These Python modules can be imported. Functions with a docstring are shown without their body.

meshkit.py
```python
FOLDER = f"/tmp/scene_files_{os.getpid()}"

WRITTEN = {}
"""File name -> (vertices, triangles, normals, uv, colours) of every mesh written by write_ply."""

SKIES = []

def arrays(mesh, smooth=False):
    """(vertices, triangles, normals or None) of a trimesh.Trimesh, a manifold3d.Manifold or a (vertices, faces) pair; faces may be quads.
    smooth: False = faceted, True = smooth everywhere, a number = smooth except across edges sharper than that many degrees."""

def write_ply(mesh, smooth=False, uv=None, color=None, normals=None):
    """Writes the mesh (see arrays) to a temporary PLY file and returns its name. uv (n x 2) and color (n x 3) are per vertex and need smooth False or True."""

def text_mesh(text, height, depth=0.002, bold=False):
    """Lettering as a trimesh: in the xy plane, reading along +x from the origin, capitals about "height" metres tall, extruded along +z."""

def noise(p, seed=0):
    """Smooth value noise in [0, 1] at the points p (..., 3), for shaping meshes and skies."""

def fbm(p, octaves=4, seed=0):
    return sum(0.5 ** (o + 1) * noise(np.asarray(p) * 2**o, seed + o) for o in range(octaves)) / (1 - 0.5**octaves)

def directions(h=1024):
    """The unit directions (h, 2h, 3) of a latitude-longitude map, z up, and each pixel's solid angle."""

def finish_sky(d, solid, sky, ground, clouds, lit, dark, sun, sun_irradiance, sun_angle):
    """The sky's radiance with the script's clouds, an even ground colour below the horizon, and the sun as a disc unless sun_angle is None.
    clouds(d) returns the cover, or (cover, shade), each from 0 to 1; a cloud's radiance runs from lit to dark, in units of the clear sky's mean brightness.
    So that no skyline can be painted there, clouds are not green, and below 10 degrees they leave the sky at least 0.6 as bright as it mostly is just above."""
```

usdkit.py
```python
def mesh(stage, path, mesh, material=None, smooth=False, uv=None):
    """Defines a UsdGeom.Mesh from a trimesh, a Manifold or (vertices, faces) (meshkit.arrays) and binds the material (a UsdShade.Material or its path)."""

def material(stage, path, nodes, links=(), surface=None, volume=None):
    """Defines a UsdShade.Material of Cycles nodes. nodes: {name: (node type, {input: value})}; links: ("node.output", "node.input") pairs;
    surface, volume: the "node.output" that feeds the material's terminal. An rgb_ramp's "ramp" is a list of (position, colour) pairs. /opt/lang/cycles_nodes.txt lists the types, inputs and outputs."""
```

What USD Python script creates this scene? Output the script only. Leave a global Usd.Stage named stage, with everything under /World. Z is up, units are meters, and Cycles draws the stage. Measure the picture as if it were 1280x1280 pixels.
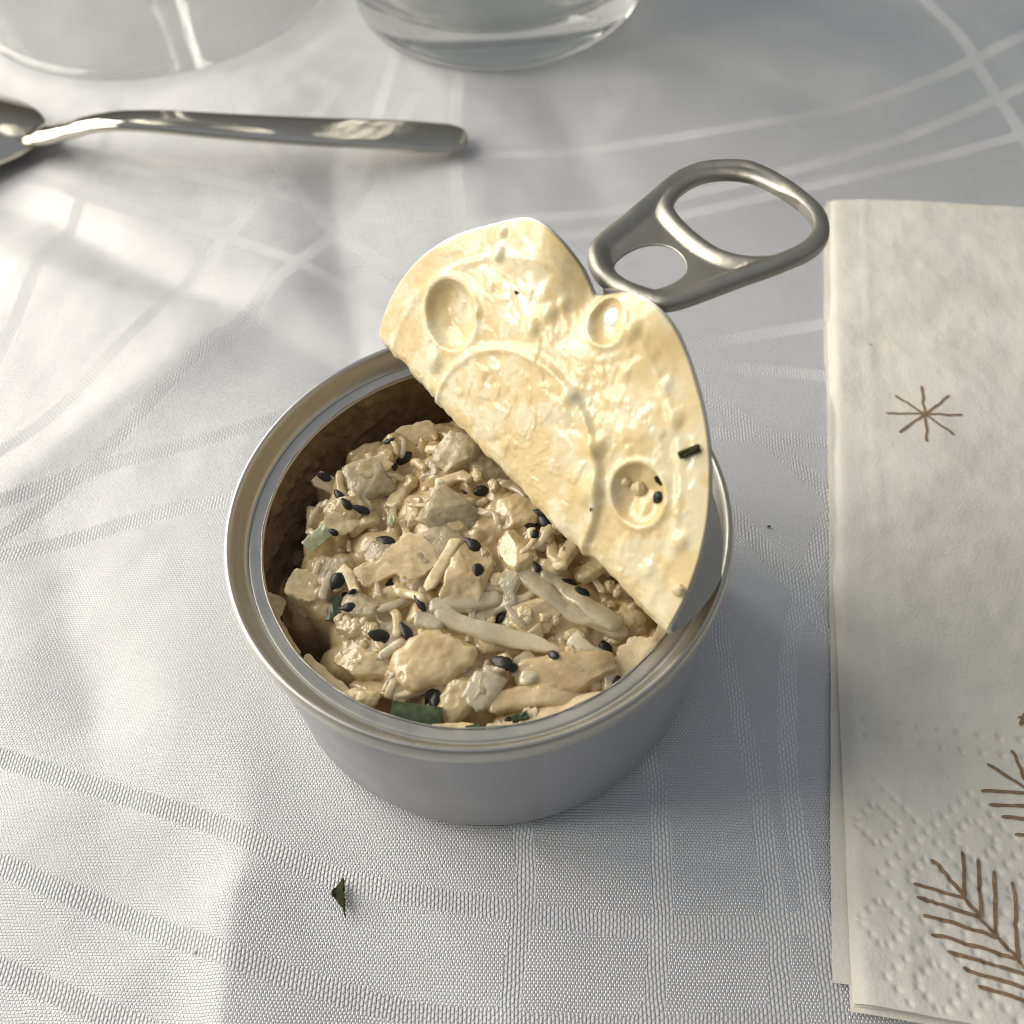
import math, random
import numpy as np, trimesh, shapely
from shapely.geometry import Polygon, LineString, Point
from scipy.spatial import Delaunay, cKDTree
from scipy.interpolate import RegularGridInterpolator
import usdkit
from meshkit import fbm, noise
from pxr import Usd, UsdGeom, UsdShade, UsdLux, Gf, Sdf, Vt

stage = Usd.Stage.CreateInMemory()
UsdGeom.SetStageUpAxis(stage, UsdGeom.Tokens.z)
UsdGeom.SetStageMetersPerUnit(stage, 1.0)
stage.DefinePrim('/World', 'Xform')
stage.DefinePrim('/World/Looks', 'Scope')
rng = np.random.default_rng(7)
random.seed(7)

# ------------------------------------------------------------------ camera
FPX = 1320.0                      # focal length for a picture 1280 wide
CAM = np.array([0.00498, -0.08546, 0.1585])
TILT, ROLL = 0.96428, -0.07375
_d = np.array([0.0, math.cos(TILT), -math.sin(TILT)])
_r0 = np.array([1.0, 0, 0]); _u0 = np.cross(_r0, _d)
CR = _r0 * math.cos(ROLL) + _u0 * math.sin(ROLL)
CU = -_r0 * math.sin(ROLL) + _u0 * math.cos(ROLL)
CD = _d
cam = UsdGeom.Camera.Define(stage, '/World/camera')
M = Gf.Matrix4d(1.0)
M.SetRow(0, Gf.Vec4d(*CR, 0)); M.SetRow(1, Gf.Vec4d(*CU, 0)); M.SetRow(2, Gf.Vec4d(*(-CD), 0)); M.SetRow(3, Gf.Vec4d(*CAM, 1))
cam.AddTransformOp().Set(M)
cam.CreateHorizontalApertureAttr(36.0); cam.CreateVerticalApertureAttr(36.0)
cam.CreateFocalLengthAttr(36.0 * FPX / 1280)
cam.CreateClippingRangeAttr(Gf.Vec2f(0.005, 50))
cam.CreateFStopAttr(24.0)
cam.CreateFocusDistanceAttr(0.158)
cam.CreateExposureAttr(0.0)

# ------------------------------------------------------------------ light
KEY, FILL = 10.6, 0.385
def rect_light(name, pos, target, w, h, inten, color):
    L = UsdLux.RectLight.Define(stage, '/World/' + name)
    L.CreateWidthAttr(w); L.CreateHeightAttr(h); L.CreateIntensityAttr(inten); L.CreateColorAttr(Gf.Vec3f(*color))
    pos = np.array(pos, float); z = pos - np.array(target, float); z /= np.linalg.norm(z)
    x = np.cross([0, 0, 1.0], z); x /= np.linalg.norm(x); y = np.cross(z, x)
    m = Gf.Matrix4d(1.0)
    for i, v in enumerate((x, y, z)): m.SetRow(i, Gf.Vec4d(*v, 0))
    m.SetRow(3, Gf.Vec4d(*pos, 1)); L.AddTransformOp().Set(m)
    return L
WC = np.array([-0.52, 0.27, 0.40]); WX = np.array([0.22, 0.975, 0.0]); WZ = np.array([0, 0, 1.0])
k = 0
for i in range(4):
    for j in range(3):                                                  # a wide window of twelve panes along the left
        p = WC + WX * (i - 1.5) * 0.21 + WZ * (j - 1) * 0.21
        rect_light('window_light' + (f'_{k:03d}' if k else ''), p, p + np.array([0.975, -0.22, -0.25]), 0.155, 0.165, KEY, (1.0, 0.95, 0.85)); k += 1
dome = UsdLux.DomeLight.Define(stage, '/World/room_light')
dome.CreateIntensityAttr(1.0)
dm = usdkit.material(stage, '/World/Looks/room_air', {
    'g': ('geometry', {}), 's': ('separate_xyz', {}),
    'ra': ('rgb_ramp', {'ramp': [(0.0, (0.30, 0.28, 0.23)), (0.35, (0.42, 0.415, 0.39)), (1.0, (0.90, 0.98, 1.14))]}),
    'b': ('background_shader', {'strength': FILL})}, [('g.position', 's.vector'), ('s.z', 'ra.fac'), ('ra.color', 'b.color')], surface='b.background')   # a room: pale ceiling, darker walls
UsdShade.MaterialBindingAPI.Apply(dome.GetPrim()).Bind(dm)

# ------------------------------------------------------------------ helpers
_used = {}
def numbered(parent, name):
    k = (parent, name); n = _used.get(k, 0); _used[k] = n + 1
    return f'{parent}/{name}' + (f'_{n:03d}' if n else '')
def tag(prim, label=None, cat=None, group=None, kind=None):
    for k, v in (('label', label), ('category', cat), ('group', group), ('kind', kind)):
        if v: prim.SetCustomDataByKey(k, v)
    return prim
def thing(name, label, cat, loc=(0, 0, 0), group=None):
    path = numbered('/World', name)
    x = UsdGeom.Xform.Define(stage, path); x.AddTranslateOp().Set(Gf.Vec3d(*map(float, loc)))
    tag(x.GetPrim(), label, cat, group)
    return path, np.array(loc, float)
def part(parent, name, mesh, mat, smooth=40, label=None, off=(0, 0, 0)):
    """one Mesh prim under parent (a path); world coordinates minus the thing's base off"""
    path = numbered(parent, name)
    if isinstance(mesh, trimesh.Trimesh): mesh = (mesh.vertices - np.asarray(off), mesh.faces)
    else: mesh = (np.asarray(mesh[0]) - np.asarray(off), mesh[1])
    if smooth is True:
        m = usdkit.mesh(stage, path, mesh, mat, smooth=True)
    else:
        m = usdkit.mesh(stage, path, trimesh.Trimesh(*meshtri(mesh), process=False), mat, smooth=smooth)
    if label: tag(m.GetPrim(), label)
    return m
def meshtri(mesh):
    v, f = np.asarray(mesh[0], float), np.asarray(mesh[1], int)
    if f.shape[1] == 4: f = np.vstack([f[:, [0, 1, 2]], f[:, [0, 2, 3]]])
    return v, f
def ray(px, py):
    return CD + CR * (px - 640) / FPX - CU * (py - 640) / FPX
def un(px, py, z=0.0):
    v = ray(px, py); return CAM + v * ((z - CAM[2]) / v[2])
def grid_faces(n, m, wrap=False):
    i, j = np.meshgrid(np.arange(n - 1), np.arange(m if wrap else m - 1), indexing='ij')
    i, j = i.ravel(), j.ravel(); j2 = (j + 1) % m
    return np.stack([i * m + j, (i + 1) * m + j, (i + 1) * m + j2, i * m + j2], 1)
def catmull(P, n=12, closed=False):
    P = np.asarray(P, float); N = len(P); out = []
    for i in range(N if closed else N - 1):
        if closed: a, b, c, d = P[(i - 1) % N], P[i], P[(i + 1) % N], P[(i + 2) % N]
        else: a, b, c, d = P[max(i - 1, 0)], P[i], P[i + 1], P[min(i + 2, N - 1)]
        for t in np.arange(n) / n:
            out.append(.5 * ((2 * b) + (c - a) * t + (2 * a - 5 * b + 4 * c - d) * t * t + (3 * b - a - 3 * c + d) * t ** 3))
    if not closed: out.append(P[-1])
    return np.array(out)
def revolve(profile, seg=256):
    pr = np.asarray(profile, float); a = np.linspace(0, 2 * np.pi, seg, endpoint=False)
    v = np.stack([np.outer(pr[:, 0], np.cos(a)), np.outer(pr[:, 0], np.sin(a)), np.repeat(pr[:, 1:2], seg, 1)], -1).reshape(-1, 3)
    return v, grid_faces(len(pr), seg, True)[:, ::-1]
def sweep(path, radii, k=10, flat=1.0, up=(0, 0, 1), power=1.0):
    """closed tube along path, elliptic section: radii across, flat*radii along up"""
    P = np.asarray(path, float); n = len(P); radii = np.broadcast_to(np.asarray(radii, float), (n,)); flat = np.broadcast_to(flat, (n,))
    T = np.gradient(P, axis=0); T /= np.linalg.norm(T, axis=1, keepdims=True)
    up = np.asarray(up, float); S = np.cross(T, up); S /= np.linalg.norm(S, axis=1, keepdims=True); U = np.cross(S, T)
    a = np.linspace(0, 2 * np.pi, k, endpoint=False)
    ca = np.sign(np.cos(a)) * np.abs(np.cos(a)) ** power; sa = np.sign(np.sin(a)) * np.abs(np.sin(a)) ** power
    v = (P[:, None] + radii[:, None, None] * (ca[None, :, None] * S[:, None] + (flat[:, None] * sa[None])[..., None] * U[:, None])).reshape(-1, 3)
    f = grid_faces(n, k, True); f = np.vstack([f[:, [0, 1, 2]], f[:, [0, 2, 3]]])
    v = np.vstack([v, P[:1], P[-1:]]); a0, a1 = len(v) - 2, len(v) - 1
    j = np.arange(k); j2 = (j + 1) % k
    f = np.vstack([f, np.stack([np.full(k, a0), j, j2], 1), np.stack([np.full(k, a1), (n - 1) * k + j2, (n - 1) * k + j], 1)])
    return v, f
def mat(name, nodes, links=(), surface='p.BSDF'):
    return usdkit.material(stage, '/World/Looks/' + name, nodes, links, surface)

# ------------------------------------------------------------------ materials
def metal_mat(name, color, rough, bump=0.0, scale=900, rvar=0.12, aniso=0.0, metallic=1.0):
    return mat(name, {
        'g': ('geometry', {}),
        'n': ('noise_texture', {'scale': scale, 'detail': 3.0}),
        'n2': ('noise_texture', {'scale': 160.0, 'detail': 4.0}),
        'r': ('map_range', {'value': 0.5, 'from_min': 0.3, 'from_max': 0.7, 'to_min': rough - rvar / 2, 'to_max': rough + rvar / 2}),
        'b': ('bump', {'strength': bump, 'distance': 0.0002}),
        'p': ('principled_bsdf', {'base_color': color, 'metallic': metallic, 'roughness': rough, 'anisotropic': aniso})},
        [('g.position', 'n.vector'), ('g.position', 'n2.vector'), ('n2.fac', 'r.value'), ('r.result', 'p.roughness'), ('n.fac', 'b.height')] + ([('b.normal', 'p.normal')] if bump else []))
M_BODY = metal_mat('satin_tin', (0.36, 0.36, 0.372), 0.45, 0.05, 1800, metallic=0.75)
M_RIM = metal_mat('champagne_rim', (0.50, 0.485, 0.435), 0.40, 0.05, 1500)
M_RING = metal_mat('pull_ring_steel', (0.37, 0.35, 0.30), 0.46, 0.05, 1500)
M_LID = metal_mat('lid_tin', (0.45, 0.44, 0.41), 0.45, 0.04, 1200)
M_SPOON = metal_mat('polished_steel', (0.54, 0.505, 0.43), 0.09, 0.0, 400, 0.05)
M_LACQ = mat('gold_lacquer', {
    'g': ('geometry', {}), 'n': ('noise_texture', {'scale': 220.0, 'detail': 4.0}),
    'ra': ('rgb_ramp', {'ramp': [(0.3, (0.16, 0.11, 0.055)), (0.7, (0.28, 0.20, 0.105))]}),
    'p': ('principled_bsdf', {'metallic': 0.55, 'roughness': 0.42})},
    [('g.position', 'n.vector'), ('n.fac', 'ra.fac'), ('ra.color', 'p.base_color')])
def food_mat(name, c1, c2, rough=0.32, sss=0.35, scale=420.0, bump=0.25, radius=(1.0, 0.6, 0.3), sscale=0.0016, coat=0.25, fine=2600.0):
    return mat(name, {
        'g': ('geometry', {}), 'o': ('object_info', {}),
        'n': ('noise_texture', {'scale': scale, 'detail': 5.0, 'roughness': 0.6}),
        'f': ('noise_texture', {'scale': fine, 'detail': 3.0}),
        'ra': ('rgb_ramp', {'ramp': [(0.32, c1), (0.68, c2)]}),
        'hv': ('map_range', {'from_min': 0.0, 'from_max': 1.0, 'to_min': 0.88, 'to_max': 1.10}),
        'hs': ('hsv', {'hue': 0.5, 'saturation': 1.0, 'fac': 1.0}),
        'b': ('bump', {'strength': bump, 'distance': 0.0002}),
        'rr': ('map_range', {'from_min': 0.35, 'from_max': 0.65, 'to_min': rough - 0.1, 'to_max': rough + 0.14}),
        'p': ('principled_bsdf', {'roughness': rough, 'subsurface_weight': sss, 'subsurface_radius': radius, 'subsurface_scale': sscale,
                                  'coat_weight': coat, 'coat_roughness': 0.09, 'specular_ior_level': 0.5})},
        [('g.position', 'n.vector'), ('g.position', 'f.vector'), ('n.fac', 'ra.fac'), ('ra.color', 'hs.color'), ('o.random', 'hv.value'), ('hv.result', 'hs.value'),
         ('hs.color', 'p.base_color'), ('f.fac', 'b.height'), ('b.normal', 'p.normal'), ('b.normal', 'p.coat_normal'), ('n.fac', 'rr.value'), ('rr.result', 'p.roughness')])
M_SAUCE = food_mat('sauce_cream', (0.47, 0.32, 0.155), (0.69, 0.515, 0.275), 0.25, 0.25, 260.0, 0.45, coat=0.6, fine=1300.0)
M_FILM = mat('sauce_film', {                                            # oily film: window reflections painted as pale, crisp-edged patches over yellow sauce
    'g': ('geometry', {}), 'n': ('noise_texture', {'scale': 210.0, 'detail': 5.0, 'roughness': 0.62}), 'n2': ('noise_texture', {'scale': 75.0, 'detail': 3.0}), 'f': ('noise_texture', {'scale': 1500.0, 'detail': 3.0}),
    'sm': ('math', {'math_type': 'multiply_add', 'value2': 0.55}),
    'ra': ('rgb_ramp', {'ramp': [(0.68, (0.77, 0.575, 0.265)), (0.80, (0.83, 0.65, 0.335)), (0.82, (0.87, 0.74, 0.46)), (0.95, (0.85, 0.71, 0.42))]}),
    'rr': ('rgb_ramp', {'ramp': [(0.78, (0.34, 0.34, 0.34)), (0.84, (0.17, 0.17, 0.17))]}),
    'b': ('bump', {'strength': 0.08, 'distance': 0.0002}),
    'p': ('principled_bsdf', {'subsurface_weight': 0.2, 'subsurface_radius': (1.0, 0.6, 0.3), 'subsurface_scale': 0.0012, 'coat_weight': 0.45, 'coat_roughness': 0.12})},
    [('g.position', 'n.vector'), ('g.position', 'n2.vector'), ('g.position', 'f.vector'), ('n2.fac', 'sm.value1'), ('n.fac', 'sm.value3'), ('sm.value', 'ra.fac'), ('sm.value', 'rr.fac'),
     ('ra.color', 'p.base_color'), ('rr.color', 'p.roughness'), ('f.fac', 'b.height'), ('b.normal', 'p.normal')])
M_POTATO = food_mat('potato_grey', (0.31, 0.235, 0.135), (0.56, 0.425, 0.245), 0.26, 0.35, 420.0, 0.4, (1.0, 0.8, 0.5), 0.003)
M_ONION = food_mat('onion_pale', (0.60, 0.455, 0.245), (0.76, 0.605, 0.355), 0.18, 0.6, 420.0, 0.2, (1.0, 0.8, 0.5), 0.003, 0.5)
M_FLAKE = food_mat('dry_flake', (0.62, 0.45, 0.235), (0.78, 0.60, 0.35), 0.5, 0.3, 600.0, 0.3, coat=0.0)
M_CURD = food_mat('curd_cream', (0.60, 0.43, 0.215), (0.80, 0.62, 0.35), 0.28, 0.25, 900.0, 0.3)
M_SEED = mat('black_sesame', {
    'g': ('geometry', {}), 'n': ('noise_texture', {'scale': 2500.0, 'detail': 3.0}),
    'ra': ('rgb_ramp', {'ramp': [(0.3, (0.006, 0.006, 0.005)), (0.75, (0.022, 0.022, 0.016))]}),
    'b': ('bump', {'strength': 0.3, 'distance': 0.0001}),
    'p': ('principled_bsdf', {'roughness': 0.42, 'specular_ior_level': 0.35, 'coat_weight': 0.12, 'coat_roughness': 0.12})},
    [('g.position', 'n.vector'), ('n.fac', 'ra.fac'), ('ra.color', 'p.base_color'), ('n.fac', 'b.height'), ('b.normal', 'p.normal')])
M_GREEN = mat('chive_green', {
    'g': ('geometry', {}), 'n': ('noise_texture', {'scale': 900.0, 'detail': 4.0}),
    'ra': ('rgb_ramp', {'ramp': [(0.3, (0.022, 0.040, 0.012)), (0.7, (0.075, 0.105, 0.040))]}),
    'b': ('bump', {'strength': 0.3, 'distance': 0.0002}),
    'p': ('principled_bsdf', {'roughness': 0.35, 'subsurface_weight': 0.1, 'subsurface_scale': 0.0006})},
    [('g.position', 'n.vector'), ('n.fac', 'ra.fac'), ('ra.color', 'p.base_color'), ('n.fac', 'b.height'), ('b.normal', 'p.normal')])
M_LEAF = mat('dark_herb', {
    'g': ('geometry', {}), 'n': ('noise_texture', {'scale': 700.0, 'detail': 4.0}),
    'ra': ('rgb_ramp', {'ramp': [(0.3, (0.020, 0.022, 0.008)), (0.7, (0.045, 0.045, 0.018))]}),
    'p': ('principled_bsdf', {'roughness': 0.8, 'specular_ior_level': 0.15})},
    [('g.position', 'n.vector'), ('n.fac', 'ra.fac'), ('ra.color', 'p.base_color')])
M_PALEGREEN = food_mat('pale_scallion', (0.20, 0.24, 0.12), (0.34, 0.37, 0.22), 0.3, 0.5, 900.0, 0.2)
M_GLASS = mat('clear_glass', {'p': ('principled_bsdf', {'base_color': (0.97, 0.98, 0.965), 'roughness': 0.0, 'ior': 1.5, 'transmission_weight': 1.0}),
    't': ('transparent_bsdf', {'color': (0.97, 0.98, 0.965)}), 'x': ('mix_closure', {'fac': 0.15})}, [('p.BSDF', 'x.closure1'), ('t.BSDF', 'x.closure2')], 'x.closure')   # half lets the light straight through
M_FOOT = mat('thin_glass', {'gl': ('principled_bsdf', {'base_color': (0.985, 0.985, 0.98), 'roughness': 0.0, 'ior': 1.5, 'transmission_weight': 1.0}), 'z': ('mix_closure', {'fac': 0.62}), 'f': ('layer_weight', {'blend': 0.5}), 'pw': ('math', {'math_type': 'power', 'value2': 4.0}), 'ma': ('math', {'math_type': 'multiply_add', 'value2': 0.45, 'value3': 0.022}),
    't': ('transparent_bsdf', {'color': (0.985, 0.986, 0.98)}), 'y': ('glossy_bsdf', {'color': (1.0, 1.0, 1.0), 'roughness': 0.03}), 'x': ('mix_closure', {})},
    [('f.facing', 'pw.value1'), ('pw.value', 'ma.value1'), ('ma.value', 'x.fac'), ('t.BSDF', 'x.closure1'), ('y.BSDF', 'x.closure2'), ('gl.BSDF', 'z.closure1'), ('x.closure', 'z.closure2')], 'z.closure')
M_PAPER = mat('napkin_paper', {
    'g': ('geometry', {}),
    'n': ('noise_texture', {'scale': 90.0, 'detail': 5.0}), 'f': ('noise_texture', {'scale': 1800.0, 'detail': 4.0}),
    'ra': ('rgb_ramp', {'ramp': [(0.3, (0.69, 0.655, 0.555)), (0.7, (0.765, 0.73, 0.635))]}),
    'b': ('bump', {'strength': 0.35, 'distance': 0.0003}),
    'p': ('principled_bsdf', {'roughness': 0.85, 'specular_ior_level': 0.2, 'sheen_weight': 0.05})},
    [('g.position', 'n.vector'), ('g.position', 'f.vector'), ('n.fac', 'ra.fac'), ('ra.color', 'p.base_color'), ('f.fac', 'b.height'), ('b.normal', 'p.normal')])
M_PRINT = mat('brown_print', {
    'g': ('geometry', {}), 'n': ('noise_texture', {'scale': 1500.0, 'detail': 3.0}),
    'ra': ('rgb_ramp', {'ramp': [(0.3, (0.20, 0.125, 0.06)), (0.75, (0.31, 0.21, 0.115))]}),
    'p': ('principled_bsdf', {'roughness': 0.6})},
    [('g.position', 'n.vector'), ('n.fac', 'ra.fac'), ('ra.color', 'p.base_color')])

# damask: horizontal floats in the ground, lengthwise floats in the bands
M_CLOTH = mat('damask', {
    'g': ('geometry', {}), 'a': ('attribute', {'attribute': 'band'}),
    'wob': ('noise_texture', {'scale': 160.0, 'detail': 2.0}),
    'wv': ('vector_math', {'math_type': 'scale', 'scale': 0.0009}),
    'pos': ('vector_math', {'math_type': 'add'}),
    'm1': ('mapping', {'mapping_type': 'point', 'scale': (1000.0, 1000.0, 0.0), 'rotation': (0.0, 0.0, 0.09)}),
    'm2': ('mapping', {'mapping_type': 'point', 'scale': (1000.0, 1000.0, 0.0), 'rotation': (0.0, 0.0, 0.09 + math.pi / 2)}),
    'b1': ('brick_texture', {'scale': 1.0, 'brick_width': 0.56, 'row_height': 0.43, 'offset': 0.42, 'mortar_size': 0.15, 'mortar_smooth': 1.0}),
    'b2': ('brick_texture', {'scale': 1.0, 'brick_width': 1.05, 'row_height': 0.55, 'offset': 0.46, 'mortar_size': 0.22, 'mortar_smooth': 1.0}),
    'ed': ('noise_texture', {'scale': 1500.0, 'detail': 1.0}),
    'ea': ('math', {'math_type': 'multiply_add', 'value2': 0.5, 'value3': -0.25}),
    'es': ('math', {'math_type': 'add'}),
    'k': ('map_range', {'from_min': 1.42, 'from_max': 1.68, 'to_min': 1.0, 'to_max': 0.0, 'clamp': True}),
    'kn': ('noise_texture', {'scale': 26.0, 'detail': 4.0}), 'kr': ('map_range', {'from_min': 0.36, 'from_max': 0.62, 'to_min': 0.42, 'to_max': 1.0, 'clamp': True}), 'kc': ('math', {'math_type': 'multiply'}),
    'h': ('mix_float', {}), 'hg': ('math', {'math_type': 'multiply', 'value2': 0.62}),
    'inv': ('math', {'math_type': 'subtract', 'value1': 1.0}),
    'bu': ('bump', {'strength': 0.62, 'distance': 0.00030}),
    'fz': ('noise_texture', {'scale': 2600.0, 'detail': 3.0}), 'hf': ('math', {'math_type': 'multiply_add', 'value2': 0.55}),
    'var': ('noise_texture', {'scale': 22.0, 'detail': 4.0}),
    'vr': ('map_range', {'from_min': 0.3, 'from_max': 0.7, 'to_min': 0.95, 'to_max': 1.05}),
    'col': ('mix_color', {'a': (0.50, 0.50, 0.505), 'b': (0.73, 0.73, 0.725)}),
    'gap': ('mix_color', {'blend_type': 'multiply', 'fac': 1.0}),
    'gap_shade': ('map_range', {'from_min': 0.0, 'from_max': 1.0, 'to_min': 1.05, 'to_max': 0.80}),  # painted occlusion: gaps between the yarns are darkened in the base colour
    'ro': ('mix_float', {'a': 0.48, 'b': 0.65}),
    'sp': ('mix_float', {'a': 1.0, 'b': 0.12}),
    'p': ('principled_bsdf', {'roughness': 0.5, 'ior': 2.05})},
    [('g.position', 'wob.vector'), ('wob.color', 'wv.vector1'), ('g.position', 'pos.vector1'), ('wv.vector', 'pos.vector2'),
     ('pos.vector', 'm1.vector'), ('pos.vector', 'm2.vector'), ('m1.vector', 'b1.vector'), ('m2.vector', 'b2.vector'),
     ('g.position', 'ed.vector'), ('ed.fac', 'ea.value1'), ('ea.value', 'es.value1'), ('a.fac', 'es.value2'), ('es.value', 'k.value'),
     ('k.result', 'h.fac'), ('b1.fac', 'hg.value1'), ('hg.value', 'h.a'), ('b2.fac', 'h.b'), ('h.result', 'inv.value2'), ('inv.value', 'hf.value3'), ('g.position', 'fz.vector'), ('fz.fac', 'hf.value1'), ('hf.value', 'bu.height'),
     ('g.position', 'kn.vector'), ('kn.fac', 'kr.value'), ('kr.result', 'kc.value1'), ('k.result', 'kc.value2'), ('kc.value', 'col.fac'), ('g.position', 'var.vector'), ('col.result', 'gap.a'), ('h.result', 'gap_shade.value'), ('gap_shade.result', 'gap.b'),
     ('gap.result', 'p.base_color'), ('k.result', 'ro.fac'), ('ro.result', 'p.roughness'), ('k.result', 'sp.fac'), ('sp.result', 'p.specular_ior_level'), ('bu.normal', 'p.normal')])

# ------------------------------------------------------------------ tablecloth
BANDS = [
    [(-60, 925), (0, 945), (250, 1025), (420, 1097), (640, 1137), (830, 1160), (1010, 1152), (1100, 1140)],
    [(-60, 1060), (0, 1082), (240, 1180), (480, 1258), (640, 1278), (800, 1285), (1000, 1272)],
    [(-60, 1185), (0, 1212), (170, 1283), (250, 1315)],
    [(600, 930), (649, 1024), (657, 1124), (644, 1199), (635, 1277), (620, 1340)],
    [(770, 800), (819, 980), (828, 1124), (824, 1190), (815, 1277), (800, 1340)],
    [(850, 640), (899, 790), (945, 980), (965, 1100), (974, 1170), (977, 1280), (975, 1340)],
    [(1045, 620), (1012, 712), (989, 790), (985, 900), (990, 1000), (1010, 1100), (1040, 1240), (1060, 1330)],
    [(840, 550), (922, 646), (980, 715), (1040, 790), (1110, 900)],
    [(820, 460), (882, 492), (960, 550), (1035, 615), (1110, 690)],
    [(760, 462), (875, 458), (1032, 470), (1150, 490)],
    [(760, 450), (870, 430), (1035, 403), (1200, 365)],
    [(780, 540), (890, 541), (1035, 553), (1150, 575)],
    [(560, 290), (760, 262), (971, 217), (1131, 168), (1280, 105), (1400, 50)],
    [(600, 195), (838, 172), (1038, 137), (1194, 86), (1340, 20)],
    [(1100, -80), (1155, 0), (1210, 66), (1268, 148), (1330, 260)],
    [(700, 300), (940, 250), (1130, 205), (1270, 168), (1400, 130)],
    [(-80, 655), (0, 629), (117, 586), (250, 551), (344, 520), (450, 480)],
    [(-80, 712), (0, 695), (78, 672), (195, 641), (289, 621), (400, 600)],
    [(-60, 190), (39, 219), (109, 246), (195, 274), (293, 305), (420, 350), (560, 420), (660, 500)],
    [(-60, 150), (98, 188), (172, 203), (242, 223), (380, 250), (480, 270), (620, 300), (740, 330)],
    [(230, -60), (160, 100), (125, 200), (86, 281), (40, 370), (-40, 520)],
    [(-20, 690), (78, 610), (148, 551), (246, 453), (330, 380), (440, 250), (520, 120)],
    [(-60, 600), (59, 531), (156, 434), (240, 350), (340, 230), (420, 100)],
    [(580, -60), (572, 90), (569, 170), (571, 250), (580, 330), (600, 450)],
    [(520, -40), (480, 110), (470, 170), (500, 280), (520, 330), (560, 450)],
    [(300, 130), (340, 195), (390, 260), (480, 330), (580, 420), (640, 500)],
    [(30, 1330), (-30, 1290)],
]
def axis_points(lo, hi, a, b, fine, growth=1.18):
    core = np.arange(a, b + fine / 2, fine); out = [core]
    s, x, left = fine, a, []
    while x > lo: s *= growth; x -= s; left.append(x)
    s, x, right = fine, core[-1], []
    while x < hi: s *= growth; x += s; right.append(x)
    return np.concatenate([left[::-1], core, right])
gx = axis_points(-0.7, 0.7, -0.20, 0.19, 0.0009); gy = axis_points(-0.5, 0.8, -0.10, 0.26, 0.0009)
GX, GY = np.meshgrid(gx, gy, indexing='ij')
def crease(X, Y, p, q, amp, w, skew=0.0, fade=0.06):
    """a soft ridge along the line p-q: steep on one side when skewed; fades past the ends"""
    p, q = np.array(p[:2]), np.array(q[:2]); L = np.linalg.norm(q - p); t = (q - p) / L; n = np.array([-t[1], t[0]])
    s = (X - p[0]) * t[0] + (Y - p[1]) * t[1]; e = (X - p[0]) * n[0] + (Y - p[1]) * n[1]
    wob = (noise(np.stack([s * 30, 0 * s, 0 * s + amp * 9999], -1)) - .5) * 0.006
    e = e + wob
    end = np.clip(1 - np.maximum(np.maximum(-s, s - L), 0) / fade, 0, 1) ** 2
    ww = np.where(e > 0, w * (1 + skew), w * (1 - skew))
    return 1.35 * amp * end * np.exp(-np.abs(e / ww) ** 1.6)
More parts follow.
